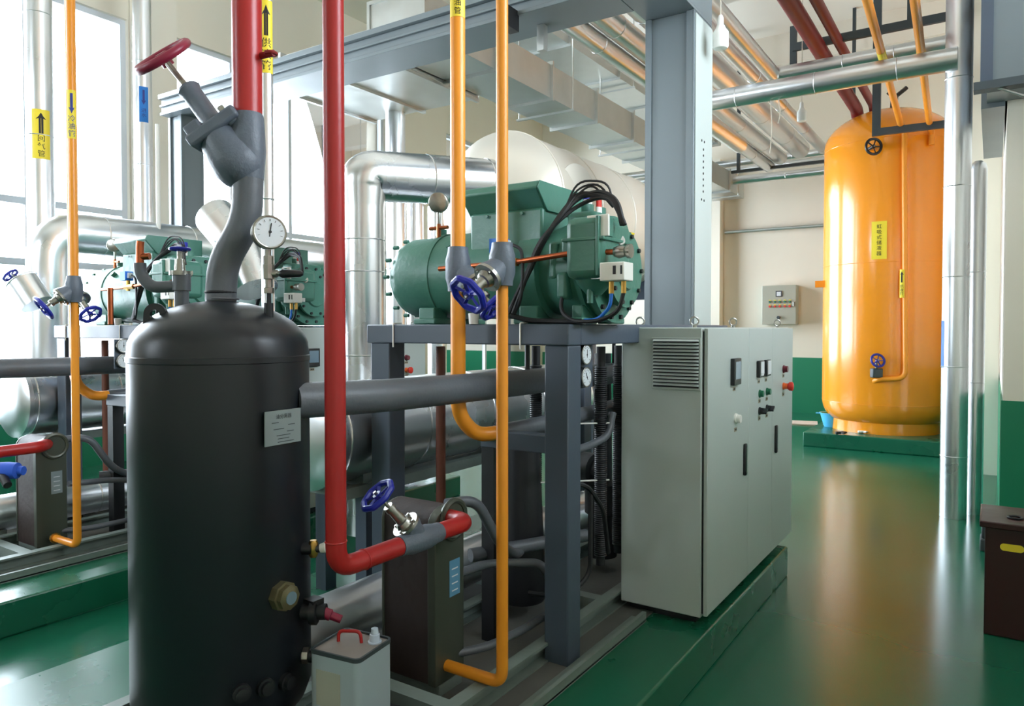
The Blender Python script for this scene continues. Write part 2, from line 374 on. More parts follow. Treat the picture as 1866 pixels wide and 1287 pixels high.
# ================================================================== SKIDS
def skid_frame(off, label):
    t = T('skid_frame', label, 'steel frame', V((-2.1, 3.9, .2)) + off)
    fl, fr_, y0, y1 = -2.72, -1.54, 2.78, 5.05
    for (x, y, w) in ((fr_ - .12, y0, .12), (fl, y0, .13), (fr_ - .12, y1 - .12, .12), (fl, y1 - .12, .13)):
        MB(off).box(x, y, .2, x + w, y + .12, 1.62).build('leg', 'frame_gray', t, bev=.006)
    for (x0, a, x1, bb) in ((fl - .02, y0 - .01, fr_ + .005, y0 + .11), (fr_ - .105, y0 + .11, fr_ + .005, y1), (fl - .02, y0 + .11, fl + .09, y1), (fl + .09, y1 - .11, fr_ - .105, y1), (fl + .09, 3.95, fr_ - .105, 4.05)):
        MB(off).box(x0, a, 1.62, x1, bb, 1.715).build('top_beam', 'frame_gray', t, bev=.006)
    MB(off).box(-2.02, 2.80, .2, -1.95, 2.88, 1.21).build('post', 'black_iron', t)
    MB(off).box(-2.02, 2.79, 1.135, -1.66, 2.87, 1.215).build('brace', 'frame_gray', t, bev=.004)
    for x in (-1.70, -2.25, -2.75):
        MB(off).box(x, 1.15, .2, x + .06, 5.1, .212).box(x, 1.15, .278, x + .06, 5.1, .29).box(x, 1.15, .212, x + .012, 5.1, .278).build('base_rail', 'rail_gray', t)
    MB(off).box(-2.69, 1.16, .2005, -1.705, 5.08, .207).build('drip_tray', 'concrete', t)
    MB(off).box(-1.638, 1.1, .2005, -1.47, 5.08, .206).build('grout_strip', 'concrete', t)
    for y in (1.25, 2.1, 3.4, 4.4):
        MB(off).box(-2.69, y, .205, -1.70, y + .07, .275).build('cross_rail', 'rail_gray', t)
    MB(off).box(-1.475, 1.1, .2, -1.455, 3.45, .25).box(-1.535, 1.1, .206, -1.455, 3.45, .213).build('angle_rail', 'rail_gray', t)
    for x in (-2.55, -1.78):                     # cable ties looped round the front beam
        MB(off).tube([(x, y0 - .014, 1.60), (x, y0 - .014, 1.72), (x, y0 + .05, 1.722)], .004, .01, 6).build('cable_tie', 'white_plastic', t)
    return t
skid_frame(V(), 'grey steel frame carrying the compressor beside the big cabinet')
skid_frame(D2, 'grey steel frame of the second unit left of the black tank')

def condenser(off, label):
    t = T('condenser_vessel', label, 'vessel', V((-2.98, 4.0, .83)) + off)
    X, Z, R = -3.01, 1.125, .275
    MB(off).lathe((X, 2.62, Z), (0, 1, 0), [(0, R), (2.75, R)], 40).build('shell', 'cladding', t)
    MB(off).lathe((X, 2.62, Z), (0, -1, 0), [(0, R + .012), (.03, R + .012), (.05, R * .93), (.075, R * .6), (.085, 0)], 40).build('end_cap', 'cladding_bright', t)
    for y in (2.66, 3.3, 3.95, 4.6, 5.3):
        MB(off).torus((X, y, Z), (0, 1, 0), R + .001, .006, 40, 6).build('cladding_band', 'cladding', t)
    MB(off).box(X - .2, 2.7, .80, X + .16, 5.3, .835).box(X + .14, 2.7, .79, X + .19, 5.3, .85).build('cradle_rail', 'rail_gray', t)
    for y in (2.85, 4.9):
        MB(off).box(X - .22, y, .2, X - .14, y + .08, .80).box(X + .1, y, .2, X + .18, y + .08, .80).build('cradle_leg', 'frame_gray', t)
        MB(off).prism([(X - .22, y, .83), (X + .16, y, .83), (X + .16, y, .95), (X + .1, y, .885), (X, y, .855), (X - .1, y, .885), (X - .22, y, .95)], (0, .07, 0)).build('saddle', 'rail_gray', t)
    return t
condenser(V(), 'horizontal silver clad vessel behind the frame of the nearer unit')
condenser(D2, 'horizontal silver clad vessel with white end at the left edge')

def low_pipe(off, label):
    t = T('suction_pipe', label, 'pipe', V((-2.4, 3.5, .21)) + off)
    X, Z, R = -2.42, .40, .125
    MB(off).cyl((X, 1.95, Z), (X, 5.2, Z), R, n=28).build('cladding', 'cladding_bright', t)
    for y in (1.97, 2.9, 3.8, 4.6): MB(off).torus((X, y, Z), (0, 1, 0), R, .006, 28, 6).build('cladding_band', 'cladding', t)
    for y in (2.2, 4.2): MB(off).box(X - .1, y, .212, X + .1, y + .06, .30).build('pipe_rest', 'rail_gray', t)
low_pipe(V(), 'silver clad pipe lying low inside the nearer frame')
low_pipe(D2, 'silver clad pipe lying low behind the left oil cooler')

def oil_cooler(off, label, sticker):
    t = T('oil_cooler', label, 'heat exchanger', V((-2.0, 2.36, .2)) + off)
    x0, x1, y0, y1, z0, z1 = -2.14, -1.875, 2.245, 2.435, .25, .97
    xm = (x0 + x1) / 2; pr = []
    def outline(x, g=0):
        c = [(x, y0 - g, z0 - g), (x, y1 + g, z0 - g), (x, y1 + g, z1 - .07)]
        yc, rr = (y0 + y1) / 2, (y1 - y0) / 2 + g
        return c[:2] + [(x, yc + rr * cos(a * pi / 10), z1 - .07 + .07 * sin(a * pi / 10)) for a in range(11)]
    MB(off).prism(outline(x0 + .012, -.004), (x1 - x0 - .024, 0, 0)).build('plate_pack', 'brown_lagging', t)
    MB(off).prism(outline(x1 - .014), (.04, 0, 0)).build('front_plate', 'box_plate', t, bev=.003)
    MB(off).prism(outline(x0), (.014, 0, 0)).build('back_plate', 'box_plate', t, bev=.003)
    MB(off).torus((x1 + .03, 2.36, .91), (1, 0, 0), .075, .014, 28, 8).cyl((x1 + .02, 2.36, .91), (x1 + .035, 2.36, .91), .07).build('port_collar', 'box_plate', t)
    mp = flat((x1 + .026 + off.x, 2.37 + off.y, .665), (0, 1, 0), (0, 0, 1), .001)
    patch(mp, .07, .15, 'sticker', sticker, t, 2)
    k = MB(off)
    for i in range(4): k.box(x1 + .0285, 2.35, .61 + i * .03, x1 + .0292, 2.39, .615 + i * .03)
    k.build('print', 'dial', t)
    MB(off).box(x0 - .02, y0 + .02, .2, x1 + .03, y1 - .02, .25).build('foot', 'rail_gray', t)
    return t
oil_cooler(V(), 'tall narrow brown plate oil cooler with rounded top and blue sticker', 'label_sky')
oil_cooler(D2, 'tall brown plate oil cooler with pale sticker at the left edge', 'nameplate')

# ------------------------------------------------------------------ compressor
def compressor(off, label, full=True):
    Y, Z = 3.05, 1.965
    t = T('screw_compressor', label, 'compressor', V((-2.1, Y, 1.715)) + off)
    g = 'compressor_green'
    def fx(p):
        x = p.x; return V((x + .18 if x < -1.9 else -1.72 + (x + 1.9) * .53, p.y, p.z))
    def C(x0, x1, r0, r1=None, n=40, y=Y, z=Z): return MB(off, fx).cyl((x0, y, z), (x1, y, z), r0, r1, n)
    mo = MB(off, fx).lathe((-2.87, Y, Z), (1, 0, 0), [(0, .0), (.005, .12), (.02, .175), (.05, .2), (.09, .212), (.29, .212)], 40).build('motor_cap', g, t)
    MB(off, fx).bolts((-2.865, Y, Z), (1, 0, 0), .205, 14, .011, .03).build('cap_bolts', g, mo, kind='stuff')
    MB(off, fx).lathe((-2.585, Y, Z), (1, 0, 0), [(0, .228), (.03, .228), (.032, .222), (.56, .222), (.562, .236), (.62, .236)], 40).build('motor_housing', g, t)
    MB(off, fx).cyl((-2.62, Y - .03, Z + .215), (-2.62, Y - .03, Z + .25), .03, n=12).cyl((-2.44, Y - .17, Z + .13), (-2.44, Y - .20, Z + .15), .02, n=10).build('boss', g, t)
    # terminal box and its sloping hood
    MB(off, fx).box(-2.31, Y - .19, Z + .08, -1.90, Y + .17, 2.25).build('terminal_box', g, t, bev=.012)
    MB(off, fx).prism([(-2.33, Y - .16, 2.235), (-2.33, Y - .25, 2.33), (-2.33, Y - .23, 2.365), (-2.33, Y + .20, 2.365), (-2.33, Y + .20, 2.235)], (.44, 0, 0)).build('terminal_hood', g, t, bev=.008)
    MB(off, fx).prism([(-1.89, Y - .16, 2.235), (-1.89, Y - .25, 2.33), (-1.89, Y - .23, 2.365), (-1.89, Y + .2, 2.365), (-1.89, Y + .2, 2.235)], (.012, 0, 0)).build('hood_end', g, t, bev=.003)
    MB(off, fx).bolts((-2.105, Y - .195, 2.13), (0, -1, 0), .14, 4, .008, .008, .78).build('box_bolts', g, t, kind='stuff')
    # rotor housing
    MB(off, fx).lathe((-1.965, Y, Z), (1, 0, 0), [(0, .238), (.05, .238), (.055, .205), (.12, .212), (.20, .226), (.42, .226), (.425, .24), (.47, .24), (.475, .22), (.56, .22)], 44).build('rotor_housing', g, t)
    MB(off, fx).box(-1.80, Y - .23, Z - .05, -1.72, Y - .15, Z + .12).box(-1.66, Y - .245, Z + .03, -1.56, Y - .16, Z + .13).box(-1.70, Y - .25, Z - .14, -1.60, Y - .18, Z - .02).build('casting_rib', g, t, bev=.015)
    MB(off).box(-1.535, Y - .32, Z - .06, -1.355, Y - .02, Z + .205).build('discharge_chamber', g, t, bev=.035)
    MB(off).box(-1.545, Y - .325, Z + .10, -1.345, Y - .02, Z + .115).box(-1.38, Y - .33, Z - .05, -1.365, Y - .1, Z + .2).build('casting_rib', g, t, bev=.004)
    MB(off).lathe((-1.45, Y - .20, Z - .125), (0, 0, 1), [(0, .03), (.02, .05), (.05, .075), (.075, .085)], 24).cyl((-1.45, Y - .24, Z - .16), (-1.45, Y - .24, Z - .10), .014, n=8).build('drain_boss', g, t)
    MB(off, fx).box(-1.70, Y - .16, Z + .14, -1.42, Y + .14, Z + .255).build('valve_block', g, t, bev=.025)
    MB(off, fx).cyl((-1.60, Y - .05, Z + .24), (-1.60, Y - .05, Z + .30), .045, n=16).cyl((-1.48, Y - .04, Z + .24), (-1.48, Y - .04, Z + .28), .035, n=16).build('solenoid_base', g, t)
    s1 = MB(off, fx).cyl((-1.60, Y - .05, Z + .295), (-1.60, Y - .05, Z + .32), .032, n=14).build('solenoid_collar', 'white_plastic', t)
    MB(off, fx).cyl((-1.60, Y - .05, Z + .32), (-1.60, Y - .05, Z + .355), .034, n=14).build('blue_cap', 'wheel_blue', s1, label='blue solenoid cap')
    s2 = MB(off, fx).cyl((-1.455, Y - .09, Z + .25), (-1.455, Y - .09, Z + .275), .022, n=14).build('solenoid_collar', 'white_plastic', t)
    MB(off, fx).cyl((-1.455, Y - .09, Z + .275), (-1.455, Y - .09, Z + .31), .02, n=14).build('red_cap', 'red_button', s2, label='red solenoid cap')
    e = MB(off).lathe((-1.475, Y, Z), (1, 0, 0), [(0, .243), (.03, .243), (.031, .16), (.06, .155), (.061, .175), (.085, .175), (.086, .1), (.1, .09), (.101, 0)], 40).build('end_flange', g, t)
    MB(off).bolts((-1.447, Y, Z), (1, 0, 0), .222, 14, .012, .015).bolts((-1.392, Y, Z), (1, 0, 0), .158, 10, .011, .014).build('flange_bolts', 'black_iron', e, kind='stuff')
    MB(off).cyl((-1.42, Y - .1, Z + .08), (-1.36, Y - .14, Z + .12), .03, n=12).build('end_plug', 'stainless', e)
    # feet
    for x in (-2.58, -1.97, -1.55):
        for y_ in (Y - .145, Y + .145):
            MB(off, fx).box(x - .07, y_ - .075, 1.716, x + .07, y_ + .075, 1.745).obox((x, y_, 1.77), (1, 0, 0), (0, 1, 0), (0, 0, 1), .10, .11, .06).build('foot', g, t, bev=.006)
    # pressure switches (white boxes) with brass unions and hoses
    w = MB(off).box(-1.43, Y - .31, Z + .115, -1.33, Y - .295, Z + .205).build('switch_plate', 'white_plastic', t, bev=.003)
    MB(off).box(-1.43, Y - .295, Z + .12, -1.35, Y - .22, Z + .20).build('switch_bracket', g, t)
    w = MB(off).box(-1.345, Y - .36, Z - .075, -1.235, Y - .27, Z + .0).build('switch_box', 'white_plastic', t, bev=.004)
    MB(off).box(-1.285, Y - .3615, Z - .05, -1.272, Y - .3595, Z - .015).box(-1.252, Y - .3615, Z - .05, -1.244, Y - .3595, Z - .015).build('switch_slot', 'black_plastic', w)
    for x in (-1.315, -1.26): MB(off).cyl((x, Y - .31, Z - .075), (x, Y - .31, Z - .125), .011, n=8).build('union', 'brass', w)
    MB(off).box(-1.42, Y - .29, Z - .06, -1.33, Y - .16, Z - .03).build('switch_bracket', 'galvanised', t)
    MB(off).tube([(-1.315, Y - .31, Z - .12), (-1.32, Y - .31, Z - .18), (-1.39, Y - .29, Z - .235), (-1.46, Y - .27, Z - .235)], .008, .05, 8).build('blue_hose', 'blue_plastic', t, label='thin blue hose')
    MB(off).tube([(-1.26, Y - .31, Z - .12), (-1.28, Y - .31, Z - .2), (-1.38, Y - .30, Z - .24), (-1.52, Y - .27, Z - .24), (-1.60, Y - .24, Z - .19), (-1.58, Y - .24, Z - .1)], .009, .05, 8).build('black_hose', 'rubber', t)
    # copper oil line with brass tee and blue coil
    cp = MB(off).tube([(-2.25, Y - .28, Z + .02), (-1.80, Y - .29, Z + .03), (-1.5, Y - .29, Z + .055), (-1.31, Y - .27, Z + .05)], .0125, .06, 10).build('oil_line', 'copper', t)
    MB(off).cyl((-1.91, Y - .29, Z + .027), (-1.79, Y - .29, Z + .03), .02, n=6).cyl((-1.87, Y - .29, Z + .0), (-1.87, Y - .29, Z + .09), .014, n=8).build('tee', 'brass', cp)
    MB(off).box(-1.925, Y - .32, Z + .075, -1.855, Y - .26, Z + .14).build('coil', 'blue_plastic', cp, label='bright blue solenoid coil')
    MB(off).box(-1.855, Y - .305, Z + .09, -1.835, Y - .275, Z + .13).build('coil_plug', 'dial', cp)
    MB(off).lathe((-1.32, Y - .27, Z + .05), (1, 0, 0), [(0, .02), (.02, .028), (.05, .022), (.06, .03), (.075, .03)], 12).build('end_union', 'stainless', cp)
    # black cables
    cab = MB(off)
    for i in range(7):
        j = lambda s=.012: random.uniform(-s, s)
        cab.tube([(-1.84 + j(.02), Y - .27, Z - .20), (-1.74 + j(), Y - .28 + j(), Z - .02), (-1.68 + j(), Y - .27 + j(), Z + .12), (-1.60 + j(), Y - .24, Z + .22 + j()), (-1.55 + j(), Y - .16, Z + .31 + j(.03)), (-1.45 + j(), Y - .16, Z + .325 + j(.02)), (-1.36 + j(), Y - .18, Z + .29 + j()), (-1.315 + j(), Y - .2, Z + .17)], .0095, .07, 7, 5)
    for i in range(3):
        cab.tube([(-1.60, Y - .22, Z + .23), (-1.55, Y - .17, Z + .33 + .03 * i), (-1.48 + .04 * i, Y - .16, Z + .37), (-1.39, Y - .14, Z + .26)], .005, .06, 6, 5)
    cab.tube([(-1.82, Y - .29, Z + .11), (-1.77, Y - .29, Z + .09), (-1.76, Y - .29, Z - .02), (-1.78, Y - .28, Z - .15), (-1.84, Y - .26, Z - .22)], .008, .06, 7, 5)
    cab.tube([(-1.84, Y - .27, Z - .21), (-1.75, Y - .25, Z - .235), (-1.5, Y - .22, Z - .24)], .012, .05, 7, 5)
    cab.build('cable_bundle', 'rubber', t)
    if full:
        # service gauge on the motor housing
        MB(off).cyl((-2.40, Y - .1, Z + .2), (-2.40, Y - .1, Z + .27), .012, n=8).cyl((-2.46, Y - .1, Z + .25), (-2.34, Y - .1, Z + .25), .01, n=8).build('gauge_tee', 'copper', t)
        MB(off).cyl((-2.40, Y - .1, Z + .27), (-2.40, Y - .1, Z + .33), .01, n=8).build('gauge_stem', 'stainless', t)
        gauge(t, V((-2.40, Y - .1, Z + .38)), (-.5, .8, .1), .05, .035, off)
        MB(off).lathe((-2.05, Y - .27, 1.716), (0, 0, 1), [(0, .022), (.05, .026), (.052, .02)], 14).build('white_cap', 'white_plastic', t)
    return t
compressor(V(), 'green screw compressor with sloping terminal hood behind two orange pipes')
compressor(D2 + V((0, .12, 0)), 'green screw compressor left of the grey pipe on the black tank')
compressor(D2 + V((0.12, 1.05, 0)), 'distant green compressor with white switch box right of the dial gauge', False)

# ------------------------------------------------------------------ control cabinets
def cabinet(off, label):
    t = T('control_cabinet', label, 'cabinet', V((-1.4, 4.45, .2)) + off)
    x0, x1, y0, y1, z0, z1 = -1.635, -1.20, 3.53, 5.37, .245, 1.70
    dy = [3.535, 4.26, 4.80, 5.365]
    MB(off).box(x0, y0, z0, x1, y1, z1).build('body', 'cabinet_paint', t, bev=.006)
    MB(off).box(x0 + .03, y0 + .05, .2, x1 - .04, y1 - .4, z0).build('base_channel', 'black_iron', t)
    MB(off).box(x1, y0 + .015, z0 + .02, x1 + .0095, y1 - .015, z1 - .02).build('door_gap_shade', 'black_plastic', t)  # black sheet standing in for the shade in the gap behind the doors
    D = []
    for i in range(3):
        D.append(MB(off).box(x1 + .009, dy[i] + .002, z0 + .01, x1 + .03, dy[i + 1] - .002, z1 - .004).build('door', 'cabinet_paint', t, bev=.004))
    xf = x1 + .03
    # louvred vent on the end panel
    v = MB(off).box(-1.463, y0 - .006, 1.385, -1.19 - .014, y0 - .0005, 1.648).build('vent_frame', 'cabinet_paint', t, bev=.002)
    for i in range(14):
        z = 1.405 + i * .0172
        MB(off).prism([(-1.452, y0 - .006, z), (-1.452, y0 - .02, z + .002), (-1.452, y0 - .006, z + .013)], (.238, 0, 0)).build('slat', 'cabinet_paint', v)
    MB(off).box(-1.453, y0 - .0075, 1.396, -1.213, y0 - .0055, 1.642).build('vent_gap', 'black_plastic', v)
    def dev(door, y, z, w, h, d, m, name='meter'): return MB(off).box(xf, y - w / 2, z - h / 2, xf + d, y + w / 2, z + h / 2).build(name, m, door, bev=.004)
    pm = dev(D[0], 3.97, 1.46, .13, .145, .022, 'black_plastic', 'panel_display')
    MB(off).box(xf + .022, 3.925, 1.42, xf + .0235, 4.02, 1.515).build('screen', 'screen', t)
    for y in (4.47, 4.635):
        dev(D[1], y, 1.45, .10, .10, .02, 'black_plastic')
        MB(off).prism([(xf + .0205, y - .03, 1.41), (xf + .0205, y + .03, 1.41), (xf + .0205, y + .045, 1.425), (xf + .0205, y + .045, 1.495), (xf + .0205, y - .03, 1.495)], (.002, 0, 0)).build('meter_face', 'dial', t)
    def knob(door, y, z, r, d, m, name): return MB(off).lathe((xf, y, z), (1, 0, 0), [(0, r * 1.2), (d * .3, r * 1.2), (d * .32, r), (d, r * .95)], 18).build(name, m, door)
    for y in (4.49, 4.66):
        knob(D[1], y, 1.30, .02, .025, 'green_button', 'push_button')
        k = knob(D[1], y, 1.195, .02, .025, 'black_plastic', 'rotary_switch')
        MB(off).obox(V((xf + .035, y, 1.195)), (0, .8, .5), (0, -.5, .8), (1, 0, 0), .042, .012, .022).build('switch_grip', 'black_plastic', t)
    knob(D[0], 4.0, 1.20, .024, .03, 'white_plastic', 'indicator_lamp')
    knob(D[2], 5.09, 1.42, .022, .03, 'lamp_dark_red', 'indicator_lamp')
    es = knob(D[2], 5.09, 1.305, .02, .03, 'orange_plastic', 'stop_collar')
    MB(off).lathe((xf + .03, 5.09, 1.305), (1, 0, 0), [(0, .02), (.012, .03), (.03, .03), (.035, .022)], 18).build('stop_button', 'red_button', t)
    for (dd, y, z) in ((0, 3.97, 1.365), (0, 4.0, 1.14), (1, 4.47, 1.375), (1, 4.635, 1.375), (1, 4.49, 1.255), (1, 4.66, 1.255), (1, 4.49, 1.15), (1, 4.66, 1.15), (2, 5.09, 1.375), (2, 5.09, 1.25)):
        pl = MB(off).box(xf, y - .022, z - .011, xf + .002, y + .022, z + .011).build('name_strip', 'strip_tan', D[dd])
        MB(off).box(xf + .002, y - .015, z - .005, xf + .0026, y - .002, z + .005).box(xf + .002, y + .002, z - .005, xf + .0026, y + .015, z + .005).build('strip_print', 'ink', t)
    for (dd, y, z) in ((0, 4.17, .95), (2, 4.88, .975)):
        MB(off).box(xf, y - .017, z - .09, xf + .016, y + .017, z + .09).build('door_handle', 'black_plastic', D[dd], bev=.006)
        MB(off).cyl((xf + .016, y, z - .07), (xf + .019, y, z - .07), .008, n=12).build('lock', 'stainless', t)
    for (x, y) in ((x0 + .08, y0 + .06), (x1 - .06, y0 + .06), (x1 - .06, 4.25), (x1 - .06, y1 - .08)):
        MB(off).torus((x, y, z1 + .032), (.5, -.85, 0), .021, .005, 20, 8).cyl((x, y, z1), (x, y, z1 + .012), .012, n=10).build('lifting_eye', 'stainless', t)
    return t
cabinet(V(), 'tall pale grey control cabinet with louvred vent in the foreground')
cabinet(D2, 'pale grey control cabinet of the second unit behind the first red pipe')

# ------------------------------------------------------------------ gauge panels
def gauge_panel(x, y, label, n=(1, 0, 0)):
    t = T('gauge_panel', label, 'gauge panel', (x, y, 1.5))
    MB().box(x - .005, y - .05, 1.42, x + .005, y + .105, 1.62).build('plate', 'frame_gray', t)
    gauge(t, (x + .03, y, 1.575), n, .045, .026); gauge(t, (x + .03, y, 1.472), n, .045, .026, ang=.9)
gauge_panel(-1.575, 2.965, 'pair of small round gauges beside the right leg of the nearer frame')
q = P(226, 628, 4.7)
gauge_panel(-4.96, 2.68, 'pair of small round gauges left of the black tank')

# ------------------------------------------------------------------ grey discharge pipes and small lines inside the units
def discharge(off, label, full):
    t = T('discharge_pipe', label, 'pipe', V((-2.0, 3, 1.43)) + off)
    st = [(-2.06, 1.72, 1.44), (-1.97, 2.05, 1.435)] if full else [(-1.97, 0.6, 1.435), (-1.97, 2.05, 1.435)]
    MB(off).tube(st + [(-1.95, 2.6, 1.43), (-1.95, 4.9, 1.41)], .064, .2, 22).build('pipe', 'pipe_gray', t)
    MB(off).torus((-1.95, 3.6, 1.425), (0, 1, 0), .065, .006, 22, 6).build('weld_ring', 'pipe_gray', t)
    MB(off).tube([(-1.955, 2.3, 1.37), (-1.955, 2.3, 1.497)], .0665, 0, 8).build('tie', 'pipe_gray', t) if False else None
    for y in (3.1, 4.1): MB(off).cyl((-1.95, y, 1.48), (-1.95, y, 1.62), .012, n=8).build('hanger', 'black_iron', t)
discharge(V(), 'thick grey pipe running from the black tank into the nearer frame', True)
discharge(D2, 'thick grey pipe crossing the left edge at eye level', False)
def small_lines(off, tail):
    t = T('grey_tubing', 'bent grey tubing ' + tail, 'pipe', V((-1.9, 2.7, .4)) + off)
    MB(off).tube([(-1.98, 2.48, .93), (-1.92, 2.62, .93), (-1.88, 2.75, .70), (-1.90, 2.92, .60), (-1.96, 3.08, .6)], .024, .08, 12).build('upper_tube', 'pipe_gray', t)
    MB(off).tube([(-1.95, 2.49, .62), (-1.95, 2.75, .60), (-1.75, 2.9, .60), (-1.71, 2.92, .52), (-1.71, 2.92, .31)], .02, .07, 12).build('lower_tube', 'pipe_gray', t)
    MB(off).tube([(-1.885, 2.36, .33), (-1.80, 2.55, .32), (-1.76, 2.75, .33), (-1.75, 3.2, .33)], .018, .07, 12).build('drain_tube', 'pipe_gray', t)
    MB(off).cyl((-2.05, 2.75, .62), (-1.75, 3.35, .62), .033, n=14).build('header', 'pipe_gray', t)
small_lines(V(), 'behind the right hand oil cooler')
small_lines(D2, 'behind the left hand oil cooler')
# black compressor sump / motor stand, corrugated cable drops and hoses seen through the nearer frame
def inner_works(off, tail):
    t = T('oil_pump_unit', 'black pump and pipework ' + tail, 'pump', V((-1.9, 3.5, .25)) + off)
    MB(off).lathe((-2.03, 3.17, .29), (0, 0, 1), [(0, .12), (.02, .13), (.3, .115), (.55, .105), (.88, .09), (.9, .06)], 24).build('casing', 'black_iron', t)
    MB(off).lathe((-2.12, 3.95, .84), (1, -.2, 0), [(0, .10), (.14, .10), (.15, .07), (.18, .07)], 22).build('motor', 'black_iron', t)
    MB(off).lathe((-2.0, 4.05, .29), (0, 0, 1), [(0, .09), (.25, .085), (.27, .11), (.45, .11), (.47, .06), (1.25, .05)], 22).build('filter', 'black_iron', t)
    for (x, y) in ((-2.06, 3.36), (-1.71, 3.44), (-1.72, 3.68)):
        b = MB(off); z = .5
        while z < 1.5: b.torus((x, y, z), (0, 0, 1), .028, .006, 12, 5); z += .011
        b.cyl((x, y, .45), (x, y, 1.6), .024, n=10).build('corrugated_hose', 'rubber', t)
    MB(off).tube([(-1.62, 3.35, .55), (-1.60, 3.25, .8), (-1.62, 3.1, .95), (-1.75, 3.0, .95)], .012, .06, 8).build('thin_hose', 'rubber', t)
    MB(off).tube([(-1.62, 3.15, .9), (-1.62, 3.15, .5), (-1.66, 3.0, .42), (-1.85, 2.95, .42)], .012, .06, 8).build('thin_hose', 'rubber', t)
    MB(off).tube([(-1.72, 2.95, 1.10), (-1.72, 3.3, 1.09), (-1.67, 3.45, 1.13), (-1.67, 3.5, 1.25)], .02, .06, 10).build('connecting_tube', 'pipe_gray', t)
    for z in (.9, 1.2): MB(off).bar((-2.02, 3.12, z), (-1.67, 3.46, z), .01, .006).build('clip', 'white_plastic', t)
inner_works(V(), 'inside the nearer frame left of the cabinet')
def liquid_line(off, tail):
    t = T('brown_riser', 'thin brown upright pipe ' + tail, 'pipe', V((-2.4, 3.3, .3)) + off)
    MB(off).cyl((-2.43, 3.0, .52), (-2.43, 3.0, 1.6), .026, n=12).build('pipe', 'rust_brown', t)
    MB(off).cyl((-2.43, 3.0, .51), (-2.43, 3.0, .57), .034, n=12).build('union', 'black_iron', t)
liquid_line(V(), 'in front of the nearer silver vessel')
liquid_line(D2, 'left of the black tank')

# ------------------------------------------------------------------ orange and red lines of the two units
RO, RL, RR = .0235, .034, .033
CE = 6.98
def vpipe_label(parent, x, y, r, z0, z1, chars, up, facing, aw=None, txt='ink'):
    mp = round_((x, y, (z0 + z1) / 2), r, facing); h = z1 - z0; w = min(r * 2.4, .16)
    patch(mp, w, h, 'flow_label', 'label_yellow', parent, 10, .0015)
    arrow(mp, w * .55, h * .42, h * .22, parent, txt, up, .003)
    n = len(chars); s = h * .14
    text(mp, '\n'.join(chars), s, -h * .25, parent, txt, .003, line=1.1, bold=.0)
CD = lambda x, y: (-x, -y)
# right orange drain line: down from the ceiling to the foot of the oil cooler
def orange_right(off, label, wlabel):
    t = T('orange_oil_pipe', label, 'pipe', V((-1.58, 2.32, .3)) + off)
    x, y = -1.575, 2.32
    MB(off).tube([(-1.86, y, .315), (x, y, .315), (x, y, 1.87)], RO, .055, 16).build('lower_pipe', 'orange_paint', t)
    MB(off).cyl((x, y, 2.01), (x, y, CE), RO, n=16).build('upper_pipe', 'orange_paint', t)
    MB(off).cyl((-1.872, y, .315), (-1.855, y, .315), .034, n=12).build('coupling', 'brass', t)
    bdir = (RT * -.62 + V((0, 0, -.62)) - FW * .55)
    y_valve(wlabel, (x, y, 1.942), (0, 0, 1), bdir, RO * 1.6, .07, off, L=.165, reach=.115)
    return t
t = orange_right(V(), 'slim orange pipe dropping to the foot of the nearer oil cooler', 'stop valve with blue handwheel on the right hand orange pipe')
D3 = V((-3.265, 0, 0))
t2 = orange_right(D3, 'slim orange pipe dropping to the foot of the left oil cooler', 'stop valve with down-left blue wheel on the left orange pipe')
vpipe_label(t2, -1.575 + D3.x, 2.32, RO, PY(131, 254, 2.32).z, PY(131, 165, 2.32).z, '冷油管', False, CD(-1.575 + D3.x, 2.32), txt='ink_blue')
# left orange line: down, elbow, then grey pipe into the unit
def orange_left(off, label, wlabel, lab=True):
    x, y = -2.02, 2.62
    t = T('orange_oil_pipe', label, 'pipe', V((x, y, 1.2)) + off)
    MB(off).tube([(x + .09, y + .2, 1.205), (x + .03, y + .1, 1.2), (x, y, 1.30), (x, y, 1.87)], RL, .1, 18).build('lower_pipe', 'orange_paint', t)
    MB(off).cyl((x, y, 2.05), (x, y, CE), RL, n=18).build('upper_pipe', 'orange_paint', t)
    MB(off).tube([(x + .085, y + .19, 1.204), (-1.88, 3.1, 1.215), (-1.80, 3.5, 1.24), (-1.80, 4.2, 1.26)], RL + .006, .12, 18).build('grey_extension', 'pipe_gray', t, label='grey lagged extension')
    bdir = (RT * .60 + V((0, 0, -.62)) - FW * .3)
    y_valve(wlabel, (x, y, 1.962), (0, 0, 1), bdir, RL * 1.25, .066, off, L=.2, reach=.15)
    return t
t = orange_left(V(), 'orange pipe bending into grey pipe below the green compressor', 'stop valve with blue handwheel on the left hand orange pipe of the pair')
vpipe_label(t, -2.02, 2.62, RL, PY(831, 36, 2.62).z, PY(831, -60, 2.62).z, '回油管', True, CD(-2.02, 2.62))
orange_left(V((-3.45, 0, 0)), 'left unit orange pipe bending into grey pipe at eye level', 'stop valve with down-right blue wheel on the left orange pipe')

